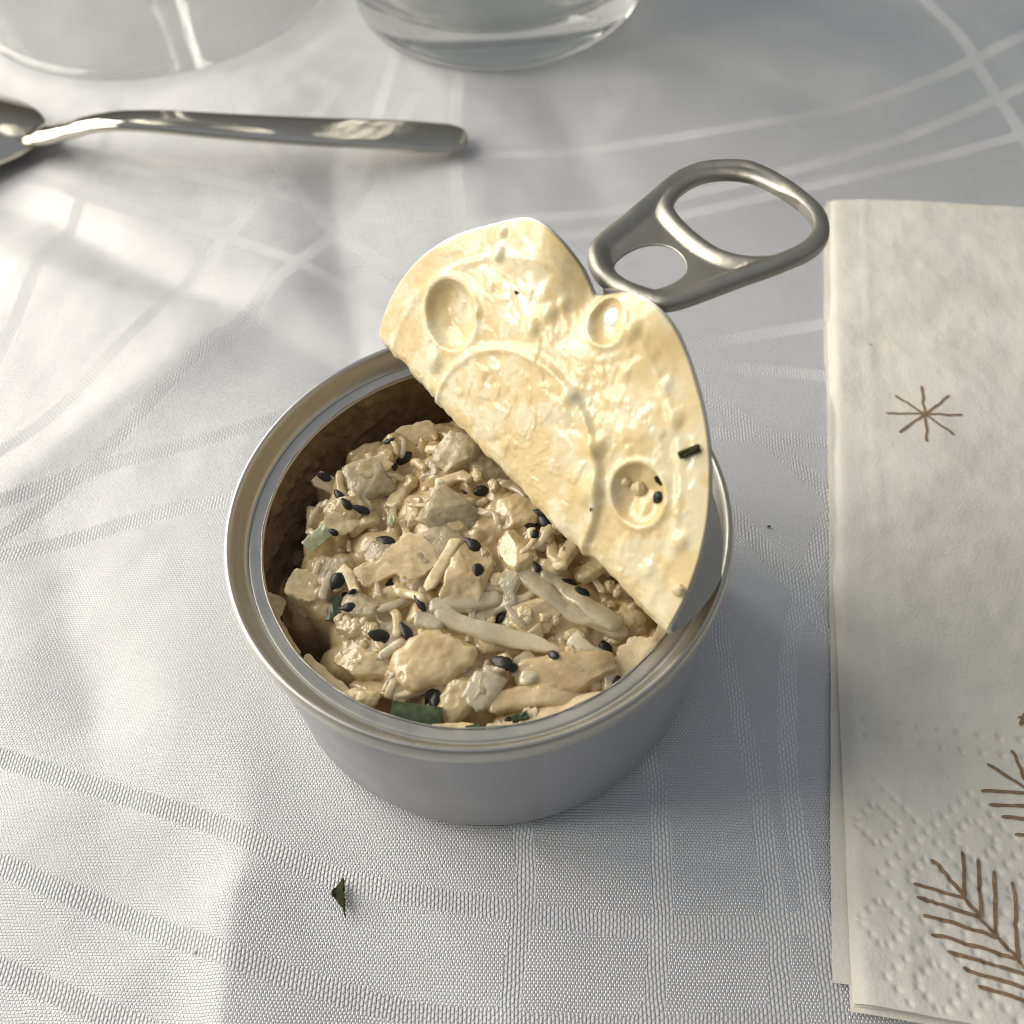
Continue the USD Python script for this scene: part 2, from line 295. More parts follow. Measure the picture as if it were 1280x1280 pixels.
FOLDS = [  # (px from, px to, height m, half width m, skew)
    ((345, 900), (300, 1330), 0.0024, 0.011, 0.45),
    ((-60, 220), (430, 445), -0.0026, 0.010, -0.25),
    ((40, 330), (330, 400), 0.0022, 0.012, 0.2),
    ((430, 230), (455, 450), -0.0018, 0.011, 0.3),
    ((560, 120), (610, 270), 0.0012, 0.012, 0.2),
    ((700, 150), (760, 250), -0.0012, 0.010, 0.2),
    ((60, 700), (110, 900), -0.0012, 0.010, 0.2),
    ((60, 580), (260, 430), 0.0014, 0.009, 0.2),
    ((820, 60), (1040, 130), -0.0012, 0.012, 0.2),
    ((150, 820), (330, 1000), 0.0009, 0.010, 0.2),
    ((440, 1010), (330, 1100), 0.0008, 0.006, 0.2),
    ((980, 100), (1250, 40), 0.0012, 0.014, 0.2),
]
def cloth_z(X, Y):
    X, Y = np.asarray(X, float), np.asarray(Y, float)
    z = 0 * X
    for a, b, amp, w, sk in FOLDS:
        z = z + crease(X, Y, un(*a), un(*b), amp, w, sk)
    P = np.stack([X, Y, 0 * X], -1)
    soft = (fbm(P * 16 + 5, 3, 3) - .5) * 0.0050 + (fbm(P * 60 + 9, 3, 5) - .5) * 0.0011
    # the weight of the can and the napkin presses the cloth flat
    rr = np.hypot(X, Y); flat = np.clip((rr - 0.036) / 0.03, 0, 1); flat = flat * flat * (3 - 2 * flat)
    nx = np.clip((0.045 - X) / 0.03, 0, 1) + np.clip((Y - 0.11) / 0.04, 0, 1); flat = flat * np.clip(nx, 0.25, 1)
    return (z + soft) * flat
GZ = cloth_z(GX, GY)
GZ = GZ - 0.0004
cp = np.stack([GX, GY, GZ], -1).reshape(-1, 3)
tablecloth = usdkit.mesh(stage, '/World/tablecloth', (cp, grid_faces(len(gx), len(gy))), M_CLOTH, smooth=True)
bd = np.full(len(cp), 9.0)
for b in BANDS:
    pts = np.array([un(*q)[:2] for q in b]); pts = catmull(pts, 40)
    dd, _ = cKDTree(pts).query(cp[:, :2], distance_upper_bound=0.009)
    bd = np.minimum(bd, np.minimum(dd * 1000, 9.0))
UsdGeom.PrimvarsAPI(tablecloth).CreatePrimvar('band', Sdf.ValueTypeNames.FloatArray, 'vertex').Set(Vt.FloatArray.FromNumpy(bd.astype(np.float32)))
tag(tablecloth.GetPrim(), 'white damask tablecloth with woven crossing bands under everything', 'tablecloth')
_cz = RegularGridInterpolator((gx, gy), GZ, bounds_error=False, fill_value=0.0)
def cz(x, y): return float(_cz([[x, y]])[0])
def on_cloth(px, py):
    z = 0.0
    for _ in range(6):
        P = un(px, py, z); z = cz(P[0], P[1])
    return un(px, py, z)

# ------------------------------------------------------------------ the can
H = 0.0359
can, can0 = thing('opened_can', 'round silver tin can with its lid peeled half open, holding the salad', 'tin can')
body_out = [(0.0, 0.0012), (0.029, 0.0012), (0.0305, 0.0003), (0.0318, 0.0000), (0.0328, 0.0006), (0.0335, 0.0017), (0.0338, 0.003), (0.0339, 0.006), (0.0343, 0.018), (0.0345, 0.0290), (0.03465, 0.0318), (0.0349, 0.0326)]
body_in = [(0.0342, 0.0326), (0.0339, 0.030), (0.0337, 0.018), (0.0333, 0.005), (0.0325, 0.002), (0.0, 0.0020)]
part(can, 'can_body', revolve(body_out), M_BODY, 35)
part(can, 'can_interior', revolve(body_in), M_LACQ, 35)
seam = catmull([(0.0348, 0.0322), (0.0355, 0.0322), (0.03590, 0.0329), (0.03605, 0.0341), (0.03600, 0.0352), (0.0356, 0.03588), (0.0351, 0.03590), (0.0347, 0.0354), (0.0344, 0.0345), (0.0340, 0.0336), (0.0336, 0.0330), (0.0332, 0.03275), (0.03290, 0.0329),
                (0.0325, 0.03288), (0.0319, 0.03278), (0.0313, 0.03268), (0.03105, 0.0325), (0.03105, 0.03225), (0.0314, 0.0321), (0.0330, 0.0321), (0.0340, 0.0320)], 5)
part(can, 'rim', revolve(seam, 320), M_RIM, 50)
# score line left where the lid tore off: a thin wavering burr
ta = np.linspace(0, 2 * np.pi, 400)
burr = np.stack([(0.03125 + 0.00005 * np.sin(17 * ta)) * np.cos(ta), (0.03125 + 0.00005 * np.sin(17 * ta)) * np.sin(ta), 0.03282 + 0.00006 * np.sin(31 * ta) + 0.00004 * np.sin(57 * ta + 1)], 1)
part(can, 'torn_score_edge', sweep(burr, 0.00011, 6), M_RIM, 60)

# lid: a disc folded along its middle; upper half leans back, lower half still joined at the far right
LQ = dict(az=.5792, o=.0023, phi=1.202, R=.0326, c0=.0093, k=-7.8337, tw=-2.6004)
LN = np.array([math.cos(LQ['az']), math.sin(LQ['az']), 0]); LA = np.array([math.sin(LQ['az']), -math.cos(LQ['az']), 0])
SB = 0.0012                                        # bend begins here (distance from the disc's middle line)
RB = 0.0026                                        # bend radius
def lid_base(t, s):
    """t along the fold, s across it from the disc's middle; bent sheet in space"""
    t, s = np.asarray(t, float), np.asarray(s, float)
    su = np.maximum(s, SB) + LQ['c0']
    tm = LQ['phi'] + LQ['k'] * su / 2 + LQ['tw'] * t
    e, z = su * np.cos(tm), su * np.sin(tm)
    s0 = SB + LQ['c0']; a0 = LQ['phi'] + LQ['k'] * s0 + LQ['tw'] * t      # tangent at the bend
    total = (2 * np.pi - 0.24) - (np.pi + a0)
    w = np.clip(SB - s, 0, None)                                           # arc walked past the bend's start
    arc = np.minimum(w, RB * total)
    ang = np.pi + a0 + arc / RB                                            # direction of travel
    # arc of radius RB turning left
    e = e + RB * (np.sin(ang) - np.sin(np.pi + a0)); z = z - RB * (np.cos(ang) - np.cos(np.pi + a0))
    rest = w - arc
    e = e + rest * np.cos(np.pi + a0 + total); z = z + rest * np.sin(np.pi + a0 + total)
    return LN * LQ['o'] + np.array([0, 0, H - .003]) + t[..., None] * LA + e[..., None] * LN + z[..., None] * np.array([0, 0, 1.0])
def lid_point(t, s, h=0.0):
    t, s = np.asarray(t, float), np.asarray(s, float); e = 1e-5
    P = lid_base(t, s); dt = lid_base(t + e, s) - lid_base(t - e, s); ds = lid_base(t, s + e) - lid_base(t, s - e)
    n = np.cross(dt, ds); n /= np.linalg.norm(n, axis=-1, keepdims=True)
    if np.mean(n @ LN) > 0 and False: n = -n
    back = -0.0030 * np.exp(-((t + 0.001) / 0.0036) ** 2) * np.clip((s - 0.0195) / 0.010, 0, 1) ** 1.5
    back = back + 0.0012 * np.exp(-((np.abs(t + 0.001) - 0.010) / 0.005) ** 2) * np.clip((s - 0.022) / 0.010, 0, 1)
    return P + n * (np.asarray(h) + back)[..., None], n
def lid_radius(a):
    da = (a - np.radians(92)); da = (da + np.pi) % (2 * np.pi) - np.pi
    R = LQ['R'] + 0 * a
    R = R - 0.0052 * np.exp(-np.abs(da / 0.155) ** 1.5) + 0.0011 * np.exp(-((da - 0.36) / 0.16) ** 2) + 0.0007 * np.exp(-((da + 0.36) / 0.16) ** 2)
    return R
nflip = lid_point(np.array([0.0]), np.array([0.015]))[1][0]
NS = 1.0 if nflip @ (CAM - lid_base(np.array([0.0]), np.array([0.015]))[0]) > 0 else -1.0   # NS*h is towards the coated side
FEAT_R = [(-.0192, .0125, .0049, -.0019), (.0035, .0262, .0029, -.0015), (.0195, .0113, .0039, -.0017)]
lr = np.random.default_rng(21)
FEAT_B = [(-.0155, .0245, .0009, .0010), (-.0192, .0048, .0013, .0011), (.0073, .0275, .0011, .0008), (.0045, .0158, .0009, .0008), (.0112, .0128, .0011, .0010),
          (.0135, .0075, .0017, .0009), (.0205, .0100, .0013, .0010), (.0190, .0135, .0010, .0005), (.0275, .0105, .0010, .0007), (.0260, .0045, .0009, .0005),
          (-.0165, .0272, .0008, .0007), (-.0045, .0222, .0009, .0006), (-.0060, .0195, .0011, .0006), (-.0035, .0245, .0007, .0005), (.0095, .0225, .0007, .0005)]
for _ in range(24):
    a, rr_ = lr.uniform(-.1, np.pi + .1), 0.031 * math.sqrt(lr.uniform(0, 1)); s_ = lr.uniform(0.25, 0.9) * 1e-3
    FEAT_B.append((rr_ * math.cos(a), rr_ * math.sin(a), s_, s_ * lr.uniform(0.15, 0.4)))
def emb(t, s):
    """pressed relief of the lid itself: a ring step, an outer bead and three dimples"""
    rr_ = np.hypot(t, s); h = 0.00045 / (1 + np.exp((rr_ - .0170) / 0.00020)) + 0.00025 * np.exp(-((rr_ - .0164) / 0.0006) ** 2) + 0.00012 * np.exp(-((rr_ - .0285) / 0.0006) ** 2)
    for x, y, rad, dep in FEAT_R:
        q = np.hypot(t - x, s - y) / rad; h = h + dep * np.clip(1 - q ** 2.6, 0, 1) ** .8 + 0.00025 * np.exp(-((q - 1.08) / 0.14) ** 2)
    return h
def film_h(t, s):
    h = 0.00016 + 0 * t
    P = np.stack([t, s, 0 * t], -1)
    rr_ = np.hypot(t, s)
    for x, y, rad, hh in FEAT_B:
        q2 = ((t - x) / rad) ** 2 + ((s - y) / (rad * 1.25)) ** 2
        h = h + hh * np.exp(-q2 ** 1.4) * 0.62
    fade = np.clip((LQ['R'] - rr_) / 0.004, 0.15, 1)
    # smeared plateaus of thicker sauce
    pl = fbm(P * 230 + 3, 4, 11); h = h + fade * 0.00013 / (1 + np.exp(-(pl - 0.53) * 40))
    pl = fbm(P * 520 + 5, 4, 14); h = h + fade * 0.00006 / (1 + np.exp(-(pl - 0.56) * 50))
    h = h + fade * (fbm(P * 500, 3, 17) - .5) * 0.00007 + fade * (fbm(P * 150 + 7, 3, 23) - .5) * 0.00042
    # thicker, ragged roll of sauce along the fold
    h = h + np.exp(-((s + 0.002) / 0.003) ** 2) * (0.0001 + 0.0012 * np.clip(fbm(P * 420 + 13, 3, 29) - .42, 0, 1))
    return emb(t, s) + np.maximum(h, 0.00006)
na, nr_ = 520, 150
aa = np.linspace(0, 2 * np.pi, na, endpoint=False); rf = np.linspace(0, 1, nr_)[1:]
RR = np.outer(rf, lid_radius(aa)); TT, SS = RR * np.cos(aa), RR * np.sin(aa)
def lid_surface(hf, shrink=1.0):
    t, s = TT * shrink, SS * shrink
    P, n = lid_point(t, s, NS * hf(t, s)); c, _ = lid_point(np.zeros(1), np.zeros(1), NS * hf(np.zeros(1), np.zeros(1)))
    v = np.vstack([c, P.reshape(-1, 3)]); f = grid_faces(len(rf), na, True) + 1
    f = np.vstack([f[:, [0, 1, 2]], f[:, [0, 2, 3]]]); j = np.arange(na)
    f = np.vstack([np.stack([np.zeros(na, int), 1 + j, 1 + (j + 1) % na], 1), f])
    return v, f
def closed_sheet(top, bot):
    (v1, f1), (v2, f2) = top, bot; n = len(v1)
    j = np.arange(na); o = n - na; j2 = (j + 1) % na
    side = np.vstack([np.stack([o + j, n + o + j, n + o + j2], 1), np.stack([o + j, n + o + j2, o + j2], 1)])
    return np.vstack([v1, v2]), np.vstack([f1, n + f2[:, ::-1], side])
def oriented(vf):
    m = trimesh.Trimesh(vf[0], vf[1], process=False); m.fix_normals(); return m
lid = part(can, 'lid', oriented(closed_sheet(lid_surface(lambda t, s: emb(t, s) + 0.00002), lid_surface(lambda t, s: emb(t, s) - 0.00022))), M_LID, 50)
lidp = str(lid.GetPath())
def film_total(t, s): return film_h(t, s)
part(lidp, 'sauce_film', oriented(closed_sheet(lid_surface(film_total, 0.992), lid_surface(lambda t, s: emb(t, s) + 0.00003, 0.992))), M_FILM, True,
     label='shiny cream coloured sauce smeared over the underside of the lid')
_gt, _gs = np.meshgrid(np.linspace(-.034, .034, 273), np.linspace(-.004, .036, 161), indexing='ij')
_G = lid_base(_gt, _gs); _q = _G - CAM
_GP = np.stack([640 + FPX * (_q @ CR) / (_q @ CD), 640 - FPX * (_q @ CU) / (_q @ CD)], -1)
def on_lid(px, py):
    k = ((_GP - (px, py)) ** 2).sum(-1).argmin(); t, s = _gt.ravel()[k], _gs.ravel()[k]
    P, n = lid_point(np.array([t]), np.array([s]), NS * film_h(np.array([t]), np.array([s])))
    return P[0], n[0] * NS

# pull ring on the back of the lid, bent up so that it lies nearly level
def ring_plane():
    P0 = lid_point(np.array([-.0005]), np.array([.0270]), np.array([-NS * 0.0008]))[0][0] + LN * 0.0012
    th, ph = np.radians(8), np.radians(150)
    return P0, np.array([math.sin(th) * math.cos(ph), math.sin(th) * math.sin(ph), math.cos(th)])
RP, RN = ring_plane()
RX = un(1000, 245, 0.07) - RP; RX -= RN * (RX @ RN); RX /= np.linalg.norm(RX); RY = np.cross(RN, RX)
def ring_uv(px):
    v = ray(*px); P = CAM + v * (((RP - CAM) @ RN) / (v @ RN)); return np.array([(P - RP) @ RX, (P - RP) @ RY])
outer_px = [(734, 318), (745, 300), (775, 276), (808, 248), (840, 222), (872, 208), (905, 204), (940, 206), (972, 220), (1003, 240), (1027, 262), (1037, 287), (1031, 307), (1010, 324), (975, 340), (930, 356), (885, 373), (850, 385), (825, 388), (798, 380), (775, 370), (752, 358), (738, 340)]
hole_px = [(843, 262), (850, 245), (875, 229), (905, 224), (938, 228), (967, 241), (998, 259), (1014, 278), (1013, 298), (997, 314), (970, 322), (940, 324), (910, 318), (885, 305), (860, 284)]
nose_px = [(768, 335), (780, 320), (800, 310), (820, 307), (840, 311), (855, 325), (857, 340), (846, 352), (825, 361), (803, 363), (783, 356)]
poly = [Polygon(catmull([ring_uv(q) for q in pts], 10, True)).buffer(0) for pts in (outer_px, hole_px, nose_px)]
ring_shape = poly[0].difference(poly[1]).difference(poly[2])
def ring_mesh():
    pts = []
    for ringc in [ring_shape.exterior] + list(ring_shape.interiors):
        pts.append(np.array([ringc.interpolate(x).coords[0] for x in np.linspace(0, ringc.length, int(ringc.length / 0.00022), endpoint=False)]))
    nb = sum(map(len, pts)); B = np.vstack(pts)
    for dd_ in (0.00005, 0.00013, 0.00025, 0.0004, 0.0006):
        sh = ring_shape.buffer(-dd_, quad_segs=16)
        for g_ in getattr(sh, 'geoms', [sh]):
            for rc in [g_.exterior] + list(g_.interiors): B = np.vstack([B, [rc.interpolate(x).coords[0] for x in np.linspace(0, rc.length, int(rc.length / 0.00022), endpoint=False)]])
    x0, y0, x1, y1 = ring_shape.bounds; g = np.arange(0, 0.06, 0.00030)
    I = np.stack(np.meshgrid(x0 + g, y0 + g, indexing='ij'), -1).reshape(-1, 2); I = I[(I[:, 0] < x1) & (I[:, 1] < y1)]
    inner = ring_shape.buffer(-0.00075); I = I[shapely.contains_xy(inner, I[:, 0], I[:, 1])]
    V = np.vstack([B, I]); T = Delaunay(V).simplices; cc = V[T].mean(1); T = T[shapely.contains_xy(ring_shape, cc[:, 0], cc[:, 1])]
    P = shapely.points(V[:, 0], V[:, 1])
    do = shapely.distance(P, ring_shape.exterior); dh = shapely.distance(P, poly[1].exterior); dn = shapely.distance(P, poly[2].exterior)
    bead = lambda d, r: np.sqrt(np.clip(r * r - np.clip(r - d, 0, None) ** 2, 0, None)) * np.where(d < r, 1, np.clip(1 - ((d - r) / (1.5 * r)) ** 2, 0, 1))
    zt = np.maximum(bead(do, 0.00125), bead(dh, 0.00105)); panel = 0.00018 + 0 * zt
    panel = np.minimum(panel, 0.00004 + dn * 2)
    lift = 0.0
    z1 = np.sqrt(zt ** 2 + panel ** 2); z1[:nb] = np.where(dn[:nb] < 1e-6, 0.00004, 0)
    wob = (fbm(np.c_[V * 500, 0 * V[:, :1]], 3, 3) - .5) * 0.00012
    top, bot = z1 + wob * (z1 > 0.0003), -0.75 * z1
    Vt_ = RP + V[:, :1] * RX + V[:, 1:] * RY
    v = np.vstack([Vt_ + top[:, None] * RN, Vt_ + bot[:, None] * RN]); n = len(V)
    m = trimesh.Trimesh(v, np.vstack([T, n + T[:, ::-1]]), process=False); m.merge_vertices(); m.fix_normals()
    burrs = []
    for i_, q in enumerate([(919, 210), (1029, 291)]):   # stamping burrs left on the edge
        b_ = trimesh.creation.icosphere(2, 0.00055); b_.vertices *= (1.3, .6, .5); b_.vertices += (fbm(b_.vertices * 2500 + i_, 3, i_) - .5)[:, None] * 0.0003
        w_ = ring_uv(q); b_.apply_translation(RP + w_[0] * RX + w_[1] * RY); burrs.append(b_)
    return trimesh.util.concatenate([m] + burrs)
ring = part(lidp, 'pull_ring', ring_mesh(), M_RING, True)
# the tongue and rivet that hold the ring to the back of the lid
tongue = []
for tt_, ss_, hh in [(.0035, .0235, -.0006), (.0033, .0262, -.0008), (.0030, .0285, -.0016), (.0022, .0300, -.0030)]:
    tongue.append(lid_point(np.array([tt_]), np.array([ss_]), np.array([NS * (hh - 0.0006)]))[0][0])
tongue[-1] = RP - RN * 0.0012
part(lidp, 'ring_tongue', sweep(catmull(tongue, 6), 0.0019, 14, 0.14, up=LN), M_RING, 50)
rv, rn = lid_point(np.array([.0035]), np.array([.0262]), np.array([NS * -0.0016]))
rm = trimesh.creation.icosphere(3, 0.0019); rm.vertices *= (1, 1, .35)
rm.apply_transform(trimesh.geometry.align_vectors([0, 0, 1], -NS * rn[0])); rm.apply_translation(rv[0])
part(lidp, 'rivet', rm, M_LID, True)

# ------------------------------------------------------------------ salad: height field of chunks in sauce
fr = np.random.default_rng(5)
GN = 281; ga = np.linspace(-.0332, .0332, GN); FX, FY = np.meshgrid(ga, ga, indexing='ij')
MOUND = Polygon([un(*q, 0.0262)[:2] for q in [(640, 500), (560, 528), (500, 548), (445, 578), (408, 600), (392, 640), (392, 688), (378, 715), (366, 742), (395, 768), (424, 795), (430, 842), (462, 868), (480, 890), (450, 960), (600, 1000), (850, 950), (950, 700), (850, 480)]]).buffer(0)
shapely.prepare(MOUND)
def food_base(x, y):
    q = np.hypot(x + 0.0, y)
    z = H - 0.0085 + 0.0028 * np.exp(-(((x - .004) ** 2 + (y - .002) ** 2) / 0.020 ** 2))
    edge = np.clip((q - 0.021) / 0.011, 0, 1)
    left = 0.5 - 0.5 * (x * 0.75 - y * 0.55) / np.maximum(q, 1e-6)      # 1 towards the upper left
    P_ = shapely.points(x, y); out = np.where(shapely.contains(MOUND, P_), 0.0, shapely.distance(P_, MOUND))
    k_ = np.clip(out / 0.0028, 0, 1); k_ = k_ * k_ * (3 - 2 * k_)
    return z - edge ** 1.4 * 0.0030 - 0.014 * k_
FZ = food_base(FX, FY)
def add_lump(x, y, a, b, rot, hh, p, sx=0.0, sy=0.0, rise=0.0, k=0.00022):
    global FZ
    c, s = math.cos(rot), math.sin(rot); u = (FX - x) * c + (FY - y) * s; v = -(FX - x) * s + (FY - y) * c
    q = (np.abs(u / a) ** p + np.abs(v / b) ** p) ** (1 / p)
    base = float(food_base(np.array(x), np.array(y)))
    wob = (fbm(np.stack([FX * 260, FY * 260, 0 * FX + x * 999], -1), 3, 9) - .5) * 0.30
    top = base + rise + hh * np.clip(1 - np.clip(q + wob, 0, None) ** (p * 1.2), -4, 1) + sx * u + sy * v
    m = (q < 1.5)
    d = np.clip((top - FZ) / k, -30, 30)
    FZ = np.where(m, FZ + k * np.log1p(np.exp(d)) * np.clip((1.5 - q) / .2, 0, 1), FZ)
for _ in range(170):
    a_ = fr.uniform(0, 2 * np.pi); q_ = 0.031 * math.sqrt(fr.uniform(0, 1)); sz = fr.uniform(.0012, .0034)
    add_lump(q_ * math.cos(a_), q_ * math.sin(a_), sz, sz * fr.uniform(.45, 1), fr.uniform(0, 3.2), fr.uniform(.0008, .0022), fr.choice([2.0, 2.5, 4.0]), fr.uniform(-.4, .4), fr.uniform(-.4, .4), fr.uniform(-.001, .0008))
FP = np.stack([FX, FY, 0 * FX], -1)
FZ = FZ + (fbm(FP * 170 + 2, 3, 33) - .5) * 0.0055 + (fbm(FP * 420, 3, 31) - .5) * 0.0013 + (fbm(FP * 1500, 3, 37) - .5) * 0.00016
FZ = np.minimum(FZ, H - 0.0035)
_o = shapely.distance(shapely.points(FX, FY), MOUND); FZ = FZ - np.clip((_o - 0.0006) / 0.002, 0, 1) * np.clip(FZ - (food_base(FX, FY) - .002), 0, None) * .8
_fi = RegularGridInterpolator((ga, ga), FZ, bounds_error=False, fill_value=H - .02)
def fz(x, y): return float(_fi([[x, y]])[0])
def on_food(px, py):
    v = ray(px, py); t = (H - .001 - CAM[2]) / v[2]
    for _ in range(300):
        P = CAM + v * t
        if math.hypot(P[0], P[1]) > 0.0325: P = P * [0.0325 / math.hypot(P[0], P[1])] * 1; return np.array([P[0], P[1], fz(P[0], P[1])])
        if P[2] <= fz(P[0], P[1]): return P
        t += 0.00012
    return P
EDGE = {(519, 901), (448, 876), (799, 830), (838, 788), (703, 886), (660, 898), (398, 850), (350, 800), (340, 760), (592, 914), (566, 914), (628, 912), (650, 897), (368, 824)}
def on_edge(px, py): return un(px, py, 0.0303)
def food_normal(P, e=0.0006):
    gx_ = (fz(P[0] + e, P[1]) - fz(P[0] - e, P[1])) / (2 * e); gy_ = (fz(P[0], P[1] + e) - fz(P[0], P[1] - e)) / (2 * e)
    n = np.array([-gx_, -gy_, 1.0]); return n / np.linalg.norm(n)
salad, s0 = thing('salad', 'creamy chunky salad with black sesame seeds filling the opened can', 'salad')
# sauce clinging to the inside wall of the can, above the salad
na_, nz_ = 420, 46
wa = np.linspace(0, 2 * np.pi, na_, endpoint=False); wz = np.linspace(0.006, H - .0042, nz_)
WA, WZ_ = np.meshgrid(wa, wz, indexing='ij')
wp = np.stack([np.cos(WA) * 8, np.sin(WA) * 8, WZ_ * 240], -1)
th = np.clip((fbm(wp, 4, 41) - .52) * 0.0055, 0.00005, 0.0016) + np.clip(fbm(wp * 3.1, 3, 43) - .6, 0, 1) * 0.0030
rad = np.interp(WZ_, [0.005, 0.018, 0.030], [0.0333, 0.0337, 0.0339]) - 0.00012 - np.clip(th, -0.0, 0.003)
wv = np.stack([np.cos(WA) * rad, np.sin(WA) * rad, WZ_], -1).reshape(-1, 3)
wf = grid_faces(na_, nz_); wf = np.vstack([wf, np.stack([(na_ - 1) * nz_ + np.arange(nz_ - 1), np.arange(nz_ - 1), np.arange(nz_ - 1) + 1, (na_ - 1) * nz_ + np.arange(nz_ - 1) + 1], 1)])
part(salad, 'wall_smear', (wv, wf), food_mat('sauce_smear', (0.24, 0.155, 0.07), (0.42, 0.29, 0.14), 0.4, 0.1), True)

def frame_at(P, n, px, ang):
    """tangent frame whose first axis runs along the picture angle ang (degrees, anticlockwise from right)"""
    t = CR * math.cos(math.radians(ang)) + CU * math.sin(math.radians(ang))
    t = t - n * ((t @ n) if abs(t @ n) < .95 else 0)
    # keep the picture direction: slide along the view ray until it lies in the tangent plane
    v = P - CAM; v /= np.linalg.norm(v); t0 = CR * math.cos(math.radians(ang)) + CU * math.sin(math.radians(ang))
    if abs(v @ n) > 0.25: t = t0 - v * ((t0 @ n) / (v @ n))
    t /= np.linalg.norm(t); b = np.cross(n, t); b /= np.linalg.norm(b); return t, b, n
MM = 8.15                                                                 # pixels per millimetre at the salad
def seed_mesh(L, W, seed=0):
    u = np.linspace(0, 1, 15); w = np.sin(np.pi * u) ** 0.62 * (0.62 + 0.55 * u) ; w /= w.max()
    v, f = sweep(np.stack([(u - .5) * L, 0 * u, 0 * u], 1), np.maximum(w * W / 2, 1e-5), 12, 0.62)
    v = v + (fbm(v * 2500 + seed, 2, seed) - .5)[:, None] * 0.00012
    return v, f
def place(vf, P, fr3):
    t, b, n = fr3; v = np.asarray(vf[0]); return P + v[:, :1] * t + v[:, 1:2] * b + v[:, 2:3] * n, vf[1]
def chunk_mesh(a, b, c, seed, p=3.2, jag=0.16):
    m = trimesh.creation.icosphere(4, 1.0); v = m.vertices
    q = (np.abs(v) ** p).sum(1) ** (1 / p); v = v / q[:, None]
    r_ = np.random.default_rng(seed)
    for _ in range(5):                                                    # knife-cut facets
        d = r_.normal(size=3); d /= np.linalg.norm(d); o = r_.uniform(.72, .98); s = v @ d; v = v - np.clip(s - o, 0, None)[:, None] * d
    A_ = np.array([a, b, c]); A_ = A_ / A_.mean(); V_ = v * A_
    v = v * (1 + jag * 2 * (fbm(V_ * 1.7 + seed * 7.3, 4, seed) - .5) + 0.16 * (fbm(V_ * 4.3 + seed * 3.1, 4, seed + 11) - .5))[:, None]
    return v * np.array([a, b, c]), m.faces
def jag_flake(L, W, seed, th=0.00045, curl=0.12):
    """thin torn flake: ragged outline, slightly curled, solid"""
    r_ = np.random.default_rng(seed); n = 64; a = np.linspace(0, 2 * np.pi, n, endpoint=False)
    rr_ = (np.abs(np.cos(a)) ** 5 + np.abs(np.sin(a)) ** 5) ** (-1 / 5) * (1 + 0.26 * (fbm(np.stack([np.cos(a) * 2.6, np.sin(a) * 2.6, 0 * a + seed * 1.7], -1), 4, seed) - .5) * 2)
    rr_ = rr_ * (1 + r_.uniform(-.035, .035, n))
    o = np.stack([np.cos(a) * rr_ * L / 2, np.sin(a) * rr_ * W / 2], 1)
    lv = [o, o * 1.0, o * .55, o * .25]
    def zz(q): return curl * (q[:, 0] ** 2) / L + 0.0010 * (fbm(np.c_[q * 330, 0 * q[:, 0] + seed], 3, seed) - .5)
    o2 = np.stack([np.cos(a) * L / 2, np.sin(a) * W / 2], 1) * .9
    RQ = [o * (1 - k_) + 0 * o if k_ == 0 else (o * (1 - k_) ** 1.0 * (1 - k_) + o2 * (1 - k_) * k_) for k_ in (0, .15, .3, .5, .7, .85)]
    top = [np.c_[q * .99, zz(q) + th * (.5 if i_ == 0 else .62)] for i_, q in enumerate(RQ)]
    bot = [np.c_[q, zz(q) - th * (.4 if i_ == 0 else .6)] for i_, q in enumerate(RQ)]
    rings = bot[::-1] + top
    v = np.vstack(rings + [bot[5].mean(0, keepdims=True), top[5].mean(0, keepdims=True)])
    f = grid_faces(12, n, True); f = np.vstack([f[:, [0, 1, 2]], f[:, [0, 2, 3]]]); j = np.arange(n); j2 = (j + 1) % n
    f = np.vstack([f, np.stack([np.full(n, 12 * n), j, j2], 1), np.stack([np.full(n, 12 * n + 1), 11 * n + j2, 11 * n + j], 1)])
    m = trimesh.Trimesh(v, f, process=False); m.fix_normals(); return m.vertices, m.faces

